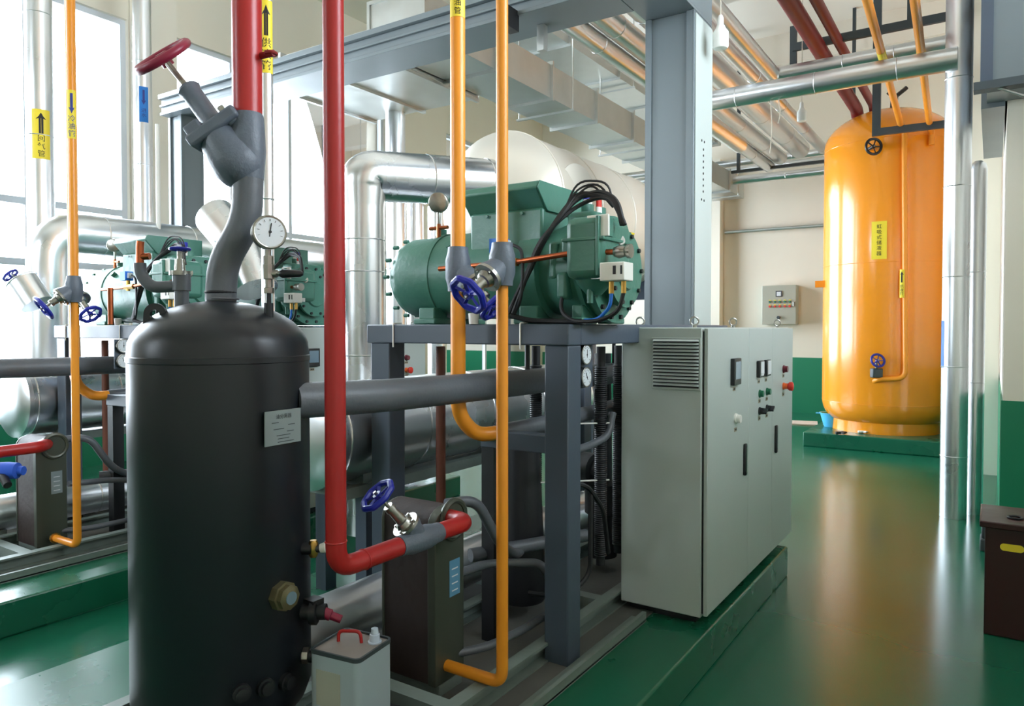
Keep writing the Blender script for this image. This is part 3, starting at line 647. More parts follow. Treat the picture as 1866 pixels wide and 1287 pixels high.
# red line of the nearer unit
x, y, z = -1.72, 1.60, .935
t = T('red_oil_pipe', 'red pipe dropping from the ceiling and turning to the oil cooler', 'pipe', (x, y, z))
MB().tube([(x, 1.90, z), (x, y, z), (x, y, CE)], RR, .075, 20).build('long_pipe', 'red_paint', t)
MB().tube([(x, 2.10, z), (x, 2.30, z - .005), (-1.88, 2.33, .925)], RR, .07, 20).build('return_bend', 'red_paint', t)
MB().torus((x, y, z + .09), (0, 0, 1), RR, .003, 20, 6).torus((x, 1.72, z), (0, 1, 0), RR, .003, 20, 6).build('weld_ring', 'red_paint', t)
bd = P(700, 905, 2.35) - V((x, 2.0, z))
y_valve('stop valve with blue handwheel on the bent red pipe', (x, 2.0, z), (0, 1, 0), (RT * -.55 + V((0, 0, .72)) - FW * .35), RR, .06, L=.22, reach=.16)
# red stub and valve of the left unit (seen crossing at the left edge)
xo = x + D2.x
t = T('red_oil_pipe', 'short red pipe entering at the left edge', 'pipe', (xo, 2.0, z))
MB().tube([(xo, .6, z), (xo, 2.22, z), (xo - .16, 2.33, .925)], RR + .004, .06, 20).build('pipe', 'red_paint', t)
t = T('pipe_valve', 'blue wrapped valve under the short red pipe', 'valve', P(18, 850, 4.6))
MB().lathe(P(-20, 858, 4.6), RT, [(0, .05), (.12, .055), (.18, .05), (.19, .03), (.22, .028)], 18).build('wrapped_body', 'blue_cloth', t)
MB().tube([P(-30, 880, 4.55), P(5, 868, 4.55), P(14, 885, 4.5)], .025, .04, 10).build('stem', 'black_iron', t)

# ------------------------------------------------------------------ black oil separator tank
TX, TY, TR = -2.30, 1.60, .303
t = T('oil_separator', 'tall black pressure tank with domed top and nameplate in the left foreground', 'tank', (TX, TY, .29))
prof = [(0, .18), (.02, .24), (.06, .285), (.11, TR), (1.27, TR), (1.272, TR + .003), (1.29, TR + .003), (1.292, TR)]
for i in range(1, 11): a = i * pi / 20; prof.append((1.31 + .175 * sin(a), TR * cos(a) if i < 10 else 0))
MB().lathe((TX, TY, .31), (0, 0, 1), prof, 72).build('shell', 'tank_black', t)
MB().lathe((TX, TY, .2), (0, 0, 1), [(0, .22), (.012, .22), (.013, .2), (.16, .2)], 40).build('skirt', 'tank_black', t)
ztop = .31 + 1.485
q = hit_cyl(514, 778, TX, TY, TR + .004); nn = V((q.x - TX, q.y - TY, 0)).normalized(); rt = V((0, 0, 1)).cross(nn)
pl = MB().obox(q + nn * .004, rt, V((0, 0, 1)), nn, .155, .115, .004).obox(q - nn * .012, rt, V((0, 0, 1)), nn, .10, .09, .03).build('nameplate', 'nameplate', t)
mp = flat(q + nn * .0065, rt, (0, 0, 1), .0005)
text(mp, '油分离器', .017, .036, pl, 'ink')
k = MB()
for i, (u, w) in enumerate(((-.035, .03), (.035, .03), (-.02, .045), (.03, .03), (0, .06), (0, .05), (.01, .07))):
    v = .016 - i * .011; k.add([mp(u - w / 2, v), mp(u + w / 2, v), mp(u + w / 2, v + .0025), mp(u - w / 2, v + .0025)], [(0, 1, 2, 3)])
k.build('fine_print', 'steel_dark', pl)
q = hit_cyl(512, 1085, TX, TY, TR); nn = V((q.x - TX, q.y - TY, 0)).normalized()
sg = MB().lathe(q - nn * .02, nn, [(0, .05), (.045, .05), (.046, .042), (.065, .042), (.07, .024), (.072, .02)], 8).build('sight_glass', 'dull_brass', t)
MB().cyl(q + nn * .048, q + nn * .053, .022, n=18).build('glass_eye', 'screen', sg)
for px in (440, 482, 520):
    q = hit_cyl(px, 1262 - (px - 440) * .25, TX, TY, TR); nn = V((q.x - TX, q.y - TY, 0)).normalized()
    MB().lathe(q - nn * .02, nn, [(0, .03), (.035, .03), (.036, .022), (.05, .022), (.052, .01)], 14).build('drain_plug', 'black_iron', t)
# lifting lugs on the dome
q = P(284, 598, 2.44); e1 = V((q.x - TX, q.y - TY, 0)).normalized(); e2 = V((0, 0, 1)).cross(e1)
def lug(q, e):
    b = MB(); n = 18; c = q + V((0, 0, .03)); out = [c + e * (.038 * cos(a)) + V((0, 0, .038 * sin(a))) for a in [pi * i / n for i in range(n + 1)]]
    out = [q + e * .045 - V((0, 0, .06))] + out + [q - e * .045 - V((0, 0, .06))]; inn = [c + e * .016 * cos(a) + V((0, 0, .016 * sin(a))) for a in [-pi / 2 * 0 + pi * 2 * i / 24 for i in range(24)]]
    th = e.cross(V((0, 0, 1))) * .014
    # ring made of quads between the outer arch and the hole
    m = len(out); inn = [c + e * .016 * cos(a) + V((0, 0, .016 * sin(a))) for a in [-.9 + (pi + 1.8) * i / (m - 1) for i in range(m)]]
    vs = []; fs = []
    for s in (-.5, .5): vs += [p + th * s for p in out] + [p + th * s for p in inn]
    for i in range(m - 1):
        fs += [(i, i + 1, m + i + 1, m + i), (2 * m + i, 3 * m + i, 3 * m + i + 1, 2 * m + i + 1), (i, 2 * m + i, 2 * m + i + 1, i + 1), (m + i, m + i + 1, 3 * m + i + 1, 3 * m + i)]
    fs += [(0, m, 2 * m - 1, m - 1), (2 * m, 3 * m - 1, 4 * m - 1, 3 * m), (0, m - 1, 3 * m - 1, 2 * m)]
    return b.add(vs, fs)
lug(q + V((0, 0, .015)), RT).build('lifting_lug', 'tank_black', t)
MB().cyl((TX, TY, ztop - .05), (TX, TY, ztop + .03), .052, n=24).torus((TX, TY, ztop + .03), (0, 0, 1), .05, .006, 24, 6).build('neck', 'tank_black', t)
# fittings on the tank's right flank
def flank(px, py, d): return P(px, py, d)
for (py, nm) in ((1000, 'a'), (1115, 'b'), (1195, 'c')):
    c0 = hit_cyl(553, py, TX, TY, TR); dr = RT
    if nm == 'a':
        v = T('angle_valve', 'small brass capped valve on the upper right flank of the black tank', 'valve', c0)
        MB().lathe(c0 - dr * .02, dr, [(0, .022), (.05, .022), (.052, .014), (.08, .014)], 14).build('body', 'black_iron', v)
        MB().lathe(c0 + dr * .035 - V((0, 0, .03)), (0, 0, 1), [(0, .012), (.01, .017), (.05, .017), (.06, .012)], 10).build('cap', 'brass', v)
        MB().lathe(c0 + dr * .06, dr + V((0, 0, .2)), [(0, .016), (.02, .02), (.03, .006)], 10).build('seal_tape', 'white_plastic', v)
    elif nm == 'b':
        v = T('angle_valve', 'black angle valve with violet cap on the right flank of the black tank', 'valve', c0)
        MB().lathe(c0 - dr * .03, dr, [(0, .03), (.055, .03), (.056, .045), (.08, .045), (.082, .028), (.11, .028)], 10).build('body', 'black_iron', v)
        MB().lathe(c0 + dr * .05 + V((0, 0, .005)), dr * .9 + V((0, 0, -.35)), [(0, .02), (.05, .02), (.052, .015), (.09, .014)], 10).build('cap', 'wheel_red', v)
        MB().box(c0.x + .0, c0.y + .0, c0.z + .02, c0.x + .05, c0.y + .05, c0.z + .045).build('lug', 'black_iron', v)
    else:
        v = T('angle_valve', 'dark pipe fitting low on the right flank of the black tank', 'valve', c0)
        MB().tube([c0 - dr * .05, c0 + dr * .09, c0 + dr * .10 - V((0, 0, .3))], .024, .05, 14).build('body', 'black_iron', v)
        MB().lathe(c0 + dr * .0, dr, [(0, .03), (.02, .03), (.022, .026)], 8).build('union_nut', 'stainless', v)
        MB().tube([c0 + dr * .1 - V((0, 0, .12)), c0 + dr * .16 - V((0, 0, .15)), c0 + dr * .32 - V((0, 0, .24)) + FW * .1], .012, .05, 8).build('side_hose', 'rubber', v)
# neck bend: grey S pipe, Y valve and thick red riser
d0 = 2.60
A0 = V((TX, TY, ztop + .0)); A = [A0, A0 + V((0, 0, .17))] ; A2 = P(452, 385, d0); A3 = P(452, 322, d0)
t = T('tank_outlet_pipe', 'grey S-bend pipe rising from the top of the black tank', 'pipe', A0)
MB().tube([A0, P(406, 478, d0), P(450, 405, d0), A3 + V((0, 0, .0))], .0535, .16, 26).build('pipe', 'pipe_gray', t)
MB().torus(P(406, 545, d0), (0, 0, 1), .053, .004, 26, 6).build('weld_ring', 'pipe_gray', t)
B0 = P(451, 268, d0); bax = (P(295, 103, d0) - P(430, 290, d0)).normalized()
t = T('angle_stop_valve', 'big grey angle valve with red handwheel on top of the black tank', 'valve', A3)
MB().lathe(A3 - V((0, 0, .01)), (0, 0, 1), [(0, .054), (.05, .058), (.10, .062), (.22, .056), (.232, .052)], 28).lathe(P(440, 305, d0), bax, [(-.075, .0), (-.07, .03), (-.05, .062), (-.02, .083), (.01, .091), (.04, .092), (.12, .078), (.155, .07)], 28).build('valve_body', 'valve_gray', t)
fc = P(400, 240, d0); sd = bax.cross(FW).normalized()
MB().obox(fc, sd, FW, bax, .20, .16, .045).build('flange', 'valve_gray', t, bev=.01)
MB().obox(P(371, 250, d0) - FW * .03, sd, FW, bax, .06, .09, .075).obox(P(430, 222, d0) - FW * .03, sd, FW, bax, .04, .06, .05).build('flange_block', 'valve_gray', t, bev=.008)
MB().lathe(fc - FW * .05 + sd * .06 + bax * .015, bax, [(0, .012), (.03, .012)], 6).lathe(fc - FW * .05 - sd * .06 + bax * .015, bax, [(0, .012), (.03, .012)], 6).lathe(fc + FW * .05 - sd * .07 + bax * .015, bax, [(0, .012), (.03, .012)], 6).build('flange_bolts', 'stainless', t, kind='stuff')
MB().lathe(fc, bax, [(0, .05), (.03, .048), (.05, .036), (.17, .036), (.185, .041), (.195, .036), (.20, .02)], 20).build('bonnet', 'valve_gray', t)
MB().cyl(fc + bax * .19, P(296, 104, d0), .011, n=12).build('stem', 'stainless', t)
wc = P(296, 103, d0); rr_ = ray(296, 103).normalized(); wn = (bax - rr_ * bax.dot(rr_) - rr_ * .06).normalized()
hb = MB(); hb.torus(wc, wn, .098, .016, 40, 10)
u_, v_, w_ = frame_of(wn)
for i in range(4):
    a = pi / 4 + pi / 2 * i; e = u_ * cos(a) + v_ * sin(a); hb.bar(wc, wc + e * .09, .018, .012)
hb.cyl(wc - wn * .035, wc + wn * .012, .022, n=14)
hb.build('handwheel', 'wheel_red', t)
t = T('red_riser', 'thick red riser above the angle valve', 'pipe', P(452, 215, d0))
q = P(451, 216, d0); MB().cyl(q, (q.x, q.y, CE), .0515, n=28).build('pipe', 'red_paint', t)
MB().tube([q + V((0, 0, .22)) + RT * .04, q + V((0, 0, .22)) + RT * .105 - FW * .03], .012, 0, 10).torus(q + V((0, 0, .222)) + RT * .092 - FW * .02, (0, 0, 1), .018, .007, 16, 8).build('pipe_clamp', 'dark_red', t)

# dial gauge with stop cock on the dome
d1 = 2.50
c = P(492, 423, d1); gn = (-FW * .80 + RT * .58 + V((0, 0, .05))).normalized()
t = T('pressure_gauge', 'large round dial pressure gauge on top of the black tank', 'gauge', P(484, 590, d1))
gauge(t, c, gn, .056, .04, ang=1.55)
sx = c - gn * .02
bz = P(484, 590, d1)
MB().lathe((sx.x, sx.y, sx.z - .058), (0, 0, -1), [(0, .01), (.02, .01), (.021, .017), (.05, .017), (.051, .02), (.1, .02), (.102, .014), (.13, .014), (.132, .019), (.15, .019)], 8).build('cock_body', 'stainless', t)
k0 = V((sx.x, sx.y, sx.z - .14))
MB().lathe(k0, RT, [(0, .014), (.03, .014), (.032, .01), (.05, .01)], 10).build('cock_stem', 'stainless', t)
MB().lathe(k0 + RT * .04, RT, [(0, .011), (.01, .016), (.07, .012), (.08, .006)], 12).build('lever', 'black_plastic', t)
MB().cyl((sx.x, sx.y, sx.z - .20), (sx.x, sx.y, bz.z - .03), .0085, n=8).cyl((sx.x, sx.y, P(484, 552, d1).z), (sx.x, sx.y, bz.z - .04), .016, n=14).build('stub', 'tank_black', t)
# charging valve with blue handwheel and copper branch
d2 = 2.72
t = T('charging_valve', 'upright valve with blue handwheel and bent grey branch left of the tank outlet', 'valve', P(330, 575, d2))
MB().cyl(P(331, 585, d2), P(331, 505, d2), .026, n=16).cyl(P(331, 530, d2), P(331, 500, d2), .033, n=16).build('body', 'pipe_gray', t)
MB().tube([P(331, 521, d2), P(275, 524, d2), P(256, 500, d2), P(255, 480, d2)], .022, .08, 14).build('branch', 'pipe_gray', t)
MB().tube([P(255, 484, d2), P(255, 448, d2), P(256, 440, d2)], .014, .01, 12).cyl(P(255, 468, d2), P(273, 467, d2), .013, n=12).build('copper_tail', 'copper', t)
q = P(328, 502, d2)
MB().lathe(q, (0, 0, 1), [(0, .038), (.016, .038), (.017, .02), (.06, .017), (.062, .01), (.09, .01)], 18).build('bonnet', 'stainless', t)
handwheel(t, q + V((0, 0, .098)), (0, 0, 1), .033)
q = P(201, 525, 4.75); MBx = MB().cyl((q.x, q.y, 1.72), (q.x, q.y, q.z), .017, n=12)
tag(MBx.build('copper_riser', 'copper', loc=(q.x, q.y, 1.72)), 'short copper pipe in front of the left green motor', 'pipe')

# ------------------------------------------------------------------ metal can on the plinth
q = PZ(612, 1171, .61); 
cc = V((-1.83, 1.77, 0)); ang = RAD(8)
ex = V((cos(ang), sin(ang), 0)); ey = V((-sin(ang), cos(ang), 0)); ez = V((0, 0, 1))
t = T('oil_can', 'square pale metal can with red handle in the bottom foreground', 'can', (cc.x, cc.y, .29))
def sq(w, d, r, z, n=6):
    out = []
    for (sx_, sy_, a0) in ((1, 1, 0), (-1, 1, pi / 2), (-1, -1, pi), (1, -1, 3 * pi / 2)):
        for i in range(n + 1):
            a = a0 + pi / 2 * i / n; out.append(cc + ex * (sx_ * (w / 2 - r) + r * cos(a)) + ey * (sy_ * (d / 2 - r) + r * sin(a)) + ez * z)
    return out
cw, cd, cz0, cz1 = .205, .195, .292, .605
MB().prism(sq(cw, cd, .022, cz0), ez * (cz1 - cz0)).build('can_body', 'can_white', t)
MB().prism(sq(cw - .012, cd - .012, .018, cz1 - .002), ez * .003).build('can_lid', 'can_top', t)
b = MB(); o1 = sq(cw + .003, cd + .003, .023, cz1); i1 = sq(cw - .012, cd - .012, .018, cz1); n = len(o1)
b.add([p - ez * .006 for p in o1] + [p + ez * .008 for p in o1] + [p + ez * .008 for p in i1] + [p for p in i1], [(k * n + i, k * n + (i + 1) % n, (k + 1) * n + (i + 1) % n, (k + 1) * n + i) for k in range(3) for i in range(n)]).build('can_rim', 'steel_dark', t)
h = cc + ez * cz1
MB().tube([h - ex * .06 + ey * .005, h - ex * .062 + ez * .035 + ey * .01, h + ex * .015 + ez * .04 + ey * .03, h + ex * .02 + ey * .03], .006, .02, 10).build('carry_handle', 'red_paint', t)
cp = h + ex * .06 + ey * .052
MB().lathe(cp, ez, [(0, .024), (.006, .024), (.007, .018), (.03, .0175), (.032, .014), (.05, .012), (.052, .008)], 18).build('spout_cap', 'clear_plastic', t)
MB().obox(cc - ey * (cd / 2 + .001) - ex * .02 + ez * .49, ex, ez, ey, .10, .12, .002).build('faded_label', 'control_box_paint', t)

# ================================================================== PORTAL FRAME (pipe bridge)
t = T('pipe_bridge', 'big grey steel portal frame on two columns across the hall', 'steel frame', (-2.03, 5.4, 0))
def hcol(x0, x1, y0, y1, z0, z1):
    b = MB(); w = .03
    b.box(x0, y0 + .02, z0, x1, y0 + .03, z1) ; b.box(x0, y1 - .03, z0, x1, y1 - .02, z1)
    b.box(x0, y0, z0, x0 + .045, y1, z1); b.box(x1 - .012, y0, z0, x1, y1, z1); b.box(x1 - .06, y0, z0, x1 - .012, y0 + .025, z1)
    return b
col = hcol(-2.22, -1.84, 5.20, 5.60, 0, 4.02).build('column', 'portal_gray', t, bev=.003)
MB().box(-1.842, 5.225, .03, -1.834, 5.6, 4.0).build('side_plate', 'cabinet_paint', col)
k = MB()
for (yy, zz) in [(5.36, 3.1), (5.42, 3.1)] + [(5.40, 3.04 - .045 * i) for i in range(8)] + [(5.36, 2.66), (5.42, 2.66)]:
    k.cyl((-1.834, yy, zz), (-1.831, yy, zz), .009, n=10)
k.build('bolt_holes', 'ink', col, kind='stuff')
MB().box(-2.35, 5.08, 0, -1.72, 5.72, .03).build('base_plate', 'portal_gray', t)
hcol(-7.65, -7.40, 4.68, 4.95, 0, 4.02).build('column', 'portal_gray', t, bev=.003)
MB().box(-7.64, 4.60, 4.051, -2.225, 4.64, 4.19).box(-7.64, 4.58, 4.02, -2.225, 5.0, 4.05).box(-7.64, 4.56, 4.191, -2.225, 5.0, 4.24).box(-7.64, 4.575, 4.11, -2.225, 4.599, 4.13).build('cross_beam', 'portal_gray', t, bev=.003)
MB().box(-2.22, 3.2, 4.042, -2.20, 5.60, 4.36).box(-1.86, 3.2, 4.042, -1.84, 5.60, 4.36).box(-2.222, 3.2, 4.021, -1.838, 5.60, 4.041).box(-2.2, 3.2, 4.34, -1.86, 5.6, 4.36).build('runner_beam', 'portal_gray', t, bev=.003)
MB().box(-3.05, 4.45, 3.90, -2.97, 4.6, 4.05).build('hanger_bracket', 'black_iron', t)
q = P(988, 65, 5.6); MB().box(q.x - .03, q.y - .03, q.z - .12, q.x + .03, q.y + .03, 4.03).build('hanger_bracket', 'galvanised', t)

# ================================================================== LARGE RECEIVER AND ELBOW PIPE
X, Z, R = -3.42, 2.72, .60
t = T('insulated_receiver', 'large horizontal cream clad receiver above the green compressor', 'vessel', (X, 6.2, 0))
MB().lathe((X, 5.0, Z), (0, 1, 0), [(-.26, 0), (-.25, .2), (-.2, .36), (-.1, .52), (0, R), (3.1, R), (3.2, .5), (3.3, .25), (3.32, 0)], 48).build('shell', 'receiver_cladding', t)
for y in (5.02, 5.7, 6.4, 7.1, 7.8):
    MB().torus((X, y, Z), (0, 1, 0), R, .008, 48, 6).build('cladding_band', 'receiver_cladding', t)
for y in (5.55, 7.3):
    MB().box(X - .45, y, 2.0, X + .45, y + .1, 2.32).build('saddle', 'frame_gray', t)
    for sx_ in (-.4, .32): MB().box(X + sx_, y, 0, X + sx_ + .08, y + .1, 2.0).build('support_leg', 'frame_gray', t)
MB().lathe((X + .3, 5.35, Z + .10), (1, -.3, .1), [(0, .16), (.27, .16), (.272, .185), (.31, .185), (.312, .0)], 28).build('side_nozzle', 'receiver_cladding', t)
MB().lathe((X + .25, 5.9, Z - .28), (1, -.15, -.1), [(0, .17), (.33, .17), (.35, .12)], 28).build('side_nozzle', 'receiver_cladding', t)
# label on the flank facing the aisle
q0 = P(1148, 373, 7.3); aa = RAD(-20)
lc = V((X + (R + .004) * cos(aa), 6.22, Z + (R + .004) * sin(aa)))
mp = flat(lc, (0, 1, 0), (-sin(aa) * 1, 0, cos(aa)), .004)
patch(mp, .30, .16, 'vessel_label', 'label_yellow', t, 2, .004); text(mp, '低压循环桶', .05, 0, t, 'ink', .009)
e0 = P(664, 690, 5.3); e1 = P(664, 322, 5.3); e2 = P(893, 333, 5.85)
t = T('insulated_elbow_pipe', 'silver insulated elbow pipe rising behind the nearer frame to the receiver', 'pipe', (e0.x, e0.y, .2))
eb = V((e0.x, e0.y, .21)); et = V((e0.x, e0.y, e1.z))
MB().tube([eb, et - V((0, 0, .16)), et + (e2 - et).normalized() * .001, e2], [.150, .185], .42, 32, 8).build('cladding', 'cladding', t)
for z_ in (.9, 1.5, 2.1, 2.33): MB().torus((eb.x, eb.y, z_), (0, 0, 1), .151, .005, 32, 6).build('cladding_band', 'cladding', t)
dd = (e2 - et).normalized()
for k_ in (.5, 1.02): MB().torus(et + dd * k_, dd, .178 + .006 * k_, .007, 32, 6).build('cladding_band', 'cladding', t)
q = P(545, 500, 6.0)
# the corresponding pipe of the left unit
X2, Z2 = -7.2, 2.58
t = T('insulated_elbow_pipe', 'long silver insulated pipe with an elbow near the left edge', 'pipe', (X2, 3.2, 0))
MB().tube([(X2, 3.22, 0.0), (X2, 3.22, Z2), (X2, 7.6, Z2)], [.16, .2], .30, 30).build('cladding', 'cladding_bright', t)
for y in (3.7, 4.6, 5.5, 6.4): MB().torus((X2, y, Z2), (0, 1, 0), .199, .006, 30, 6).build('cladding_band', 'cladding_bright', t)
for z_ in (.8, 1.5, 2.2): MB().torus((X2, 3.22, z_), (0, 0, 1), .156, .006, 30, 6).build('cladding_band', 'cladding_bright', t)
# short silver elbow seen behind the S-bend
t = T('insulated_bend', 'short silver insulated bend right of the grey S-bend', 'pipe', P(450, 470, 5.6))
MB().tube([P(392, 395, 5.8), P(445, 455, 5.6), P(468, 528, 5.5)], .16, .3, 26).build('cladding', 'cladding', t)

# ================================================================== VERTICAL SILVER RISERS
def riser(px, d, r, label, z0=0.0, z1=CE, m='cladding_bright', bands=(1.2, 2.4, 3.6, 4.8), name='insulated_riser', group=None):
    q = P(px, 597, d); t = T(name, label, 'pipe', (q.x, q.y, z0), group)
    MB().cyl((q.x, q.y, z0), (q.x, q.y, z1), r, n=28).build('cladding', m, t)
    for z in bands:
        if z0 < z < z1: MB().torus((q.x, q.y, z), (0, 0, 1), r, .005, 28, 6).build('cladding_band', m, t)
    return t, q
t, q = riser(78, 7.3, .122, 'silver riser with yellow arrow label near the left edge')
vpipe_label(t, q.x, q.y, .122, P(78, 295, 7.3).z, P(78, 207, 7.3).z, '回气管', True, (-q.x + 2.2, -q.y))
t, q = riser(265, 8.6, .10, 'pale riser with blue arrow label left of the red handwheel')
mp = round_((q.x, q.y, P(265, 197, 8.6).z), .10, (-q.x + 2, -q.y)); patch(mp, .1, .41, 'flow_label', 'label_blue', t, 8, .0015); arrow(mp, .05, .17, .08, t, 'ink_blue', False, .003); text(mp, '进\n水', .055, -.1, t, 'ink_blue', .003)
t, q = riser(291, 7.4, .022, 'thin white pipe left of the far steel column', 0, 3.75, 'white_plastic', ())
t, q = riser(489, 4.0, .034, 'thin silver riser with yellow arrow label beside the thick red riser', .205)
vpipe_label(t, q.x, q.y, .034, P(487, 140, 4.0).z, P(487, 10, 4.0).z, '供液管', True, (-q.x, -q.y))
riser(722, 8.7, .115, 'tallest silver riser behind the elbow pipe')
riser(757, 8.9, .10, 'middle silver riser behind the elbow pipe', 0, 3.3)
riser(796, 9.1, .11, 'right hand silver riser behind the elbow pipe', 0, 3.2)
q = P(782, 2, 8.4); t = T('warning_sign', 'small dark blue sign high on the cream pier', 'sign', q)
MB().obox(q, RT, V((0, 0, 1)), FW, .1, .34, .012).build('plate', 'wheel_blue', t); MB().obox(q - FW * .008, RT, V((0, 0, 1)), FW, .03, .3, .004).build('print', 'ink', t)
t, q = riser(1741, 6.5, .107, 'stout silver riser standing on the floor before the orange tank', bands=(.55, 1.35, 2.15, 2.95, 3.9))
mp = round_((q.x, q.y, 1.55), .107, (-1, -.25)); patch(mp, .10, .42, 'flow_label', 'label_blue', t, 8, .0015)
t = T('insulated_riser', 'slimmer silver riser with rounded top beside the right wall', 'pipe', P(1778, 597, 6.6) - V((0, 0, HC)))
q = P(1779, 597, 6.6); MB().lathe((q.x, q.y, 0), (0, 0, 1), [(0, .07), (3.12, .07), (3.17, .06), (3.2, .03), (3.205, 0)], 26).build('cladding', 'cladding_bright', t)
MB().torus((q.x, q.y, 2.2), (0, 0, 1), .07, .004, 26, 6).torus((q.x, q.y, 1.2), (0, 0, 1), .07, .004, 26, 6).build('cladding_band', 'cladding_bright', t)

# silver Y-valve housing on the left riser
q = P(60, 530, 6.2); ax = (P(90, 572, 6.2) - P(35, 500, 6.2)).normalized()
t = T('insulated_valve', 'silver clad valve housing with blue wheel at the left edge', 'valve', q)
MB().cyl(P(40, 512, 6.2), P(68, 555, 6.2), .125, n=28).torus(P(40, 512, 6.2), ax, .125, .006, 28, 6).build('housing', 'cladding_bright', t)
MB().cyl(P(40, 512, 6.2), P(20, 500, 6.2), .012, n=10).build('stem', 'stainless', t)
handwheel(t, P(19, 502, 6.2), V((-.4, -.3, .5)), .06)

# ================================================================== CEILING PIPES AND DUCTS
def duct(label, x0, x1, z0, z1, y0, y1, step, m='galvanised'):
    t = T('air_duct', label, 'duct', ((x0 + x1) / 2, (y0 + y1) / 2, z0))
    MB().box(x0, y0, z0, x1, y1, z1).build('duct_body', m, t)
    y = y0
    while y <= y1 + .01:
        MB().box(x0 - .035, y - .014, z0 - .035, x1 + .035, y + .014, z0).box(x0 - .035, y - .014, z1, x1 + .035, y + .014, z1 + .035).box(x1, y - .014, z0, x1 + .035, y + .014, z1).box(x0 - .035, y - .014, z0, x0, y + .014, z1).build('flange', m, t)
        y += step
    y = y0 + .4
    while y < y1:
        for x in (x0 - .06, x1 + .06): MB().cyl((x, y, z0 - .04), (x, y, ZC), .008, n=6).build('hanger_rod', 'galvanised', t)
        MB().box(x0 - .09, y - .02, z0 - .06, x1 + .09, y + .02, z0 - .036).build('hanger_channel', 'galvanised', t)
        y += 2 * step
    return t
duct('long galvanised duct with flanged joints above the receiver', -4.78, -4.16, 4.27, 4.64, 4.9, 14.7, 1.1)
duct('upper galvanised duct close under the ceiling', -5.3, -4.6, 5.35, 5.65, 6.8, 14.6, 1.5)
t = T('air_duct', 'wide duct branch turning left off the long duct', 'duct', (-5.6, 5.6, 4.2))
MB().box(-6.4, 5.2, 4.24, -4.80, 6.6, 4.6).build('duct_body', 'galvanised', t)
for x_ in (-6.38, -5.6, -4.83): MB().box(x_ - .02, 5.17, 4.21, x_ + .02, 6.63, 4.63).build('flange', 'galvanised', t)

def ypipe(px, py, Yend, y0, r, label, m='cladding_smooth'):
    e = PY(px, py, Yend); t = T('ceiling_pipe', label, 'pipe', (e.x, (y0 + Yend) / 2, e.z))
    MB().cyl((e.x, y0, e.z), (e.x, Yend, e.z), r, n=24).build('cladding', m, t)
    y = y0 + .7
    while y < Yend: MB().torus((e.x, y, e.z), (0, 1, 0), r, .005, 24, 6).build('cladding_band', m, t); y += 1.4
    return t, e
ypipe(1458, 272, 13.5, 4.6, .16, 'thickest silver overhead pipe running into the hall')
ypipe(1422, 288, 13.5, 4.6, .12, 'second silver overhead pipe from the left')
ypipe(1402, 304, 13.5, 4.6, .10, 'leftmost silver overhead pipe running into the hall')
ypipe(1500, 272, 13.5, 7.0, .085, 'slim silver overhead pipe nearest the orange tank')
e = PY(1440, 250, 13.5)
t = T('ceiling_pipe', 'slim orange stand-in for a reflection between silver pipes left of the column', 'pipe', (e.x, 6.5, e.z))
MB().tube([(e.x, 4.6, e.z), (e.x, 8.6, e.z), (e.x, 8.6, CE)], .05, .1, 16).build('pipe', 'orange_paint', t)  # orange pipe added in place of a reflection stripe on the silver pipes
for xx, yy in ((e.x - .40, 6.3), (e.x + .16, 7.3)):
    mp = flat((xx, yy, e.z - .125), (0, -1, 0), (1, 0, 0), .002); patch(mp, .34, .1, 'pipe_label', 'label_yellow', t, 2, .001); text(mp, '低压供液', .07, 0, t, 'ink', .004)
# Y pipe with elbow to the upper cross pipe
e = PY(1410, 137, 8.7)
t = T('ceiling_pipe', 'silver overhead pipe with an elbow turning right', 'pipe', e)
MB().tube([(e.x, 4.0, e.z), (e.x, 8.7, e.z), (-.3, 8.7, e.z)], .08, .1, 22).build('cladding', 'cladding_smooth', t)
for x_ in (-1.4, -.9): MB().torus((x_, 8.7, e.z), (1, 0, 0), .08, .004, 22, 6).build('cladding_band', 'cladding_smooth', t)
e = PY(1310, 182, 7.5)
t = T('ceiling_pipe', 'large silver cross pipe in front of the orange tank top', 'pipe', e)
MB().tube([(-2.75, 9.5, e.z), (-2.75, 7.5, e.z), (-.28, 7.5, e.z)], .10, .15, 26).build('cladding', 'cladding_smooth', t)
for x_ in (-2.2, -1.45, -.75): MB().torus((x_, 7.5, e.z), (1, 0, 0), .1, .004, 26, 6).build('cladding_band', 'cladding_smooth', t)
for i, (yy, zz, r, s) in enumerate(((14.0, 4.5, .08, 'lower'), (14.25, 4.75, .07, 'middle'), (14.5, 4.95, .07, 'upper'))):
    t = T('ceiling_pipe', s + ' far silver cross pipe along the back wall', 'pipe', (-4.5, yy, zz))
    MB().cyl((-8.8, yy, zz), (-1.9, yy, zz), r, n=18).build('cladding', 'cladding_smooth', t)
    MB().torus((-3.2, yy, zz), (1, 0, 0), r, .005, 18, 6).build('cladding_band', 'cladding_smooth', t)
t = T('pipe_support', 'dark steel angle carrying the far overhead pipes', 'bracket', (-3, 13.3, 4.4))
MB().box(-4.0, 13.3, 4.50, -1.9, 13.36, 4.55).build('angle', 'steel_dark', t)
for x_ in (-3.9, -2.0): MB().box(x_, 13.3, 4.55, x_ + .05, 13.36, ZC).build('hanger', 'steel_dark', t)
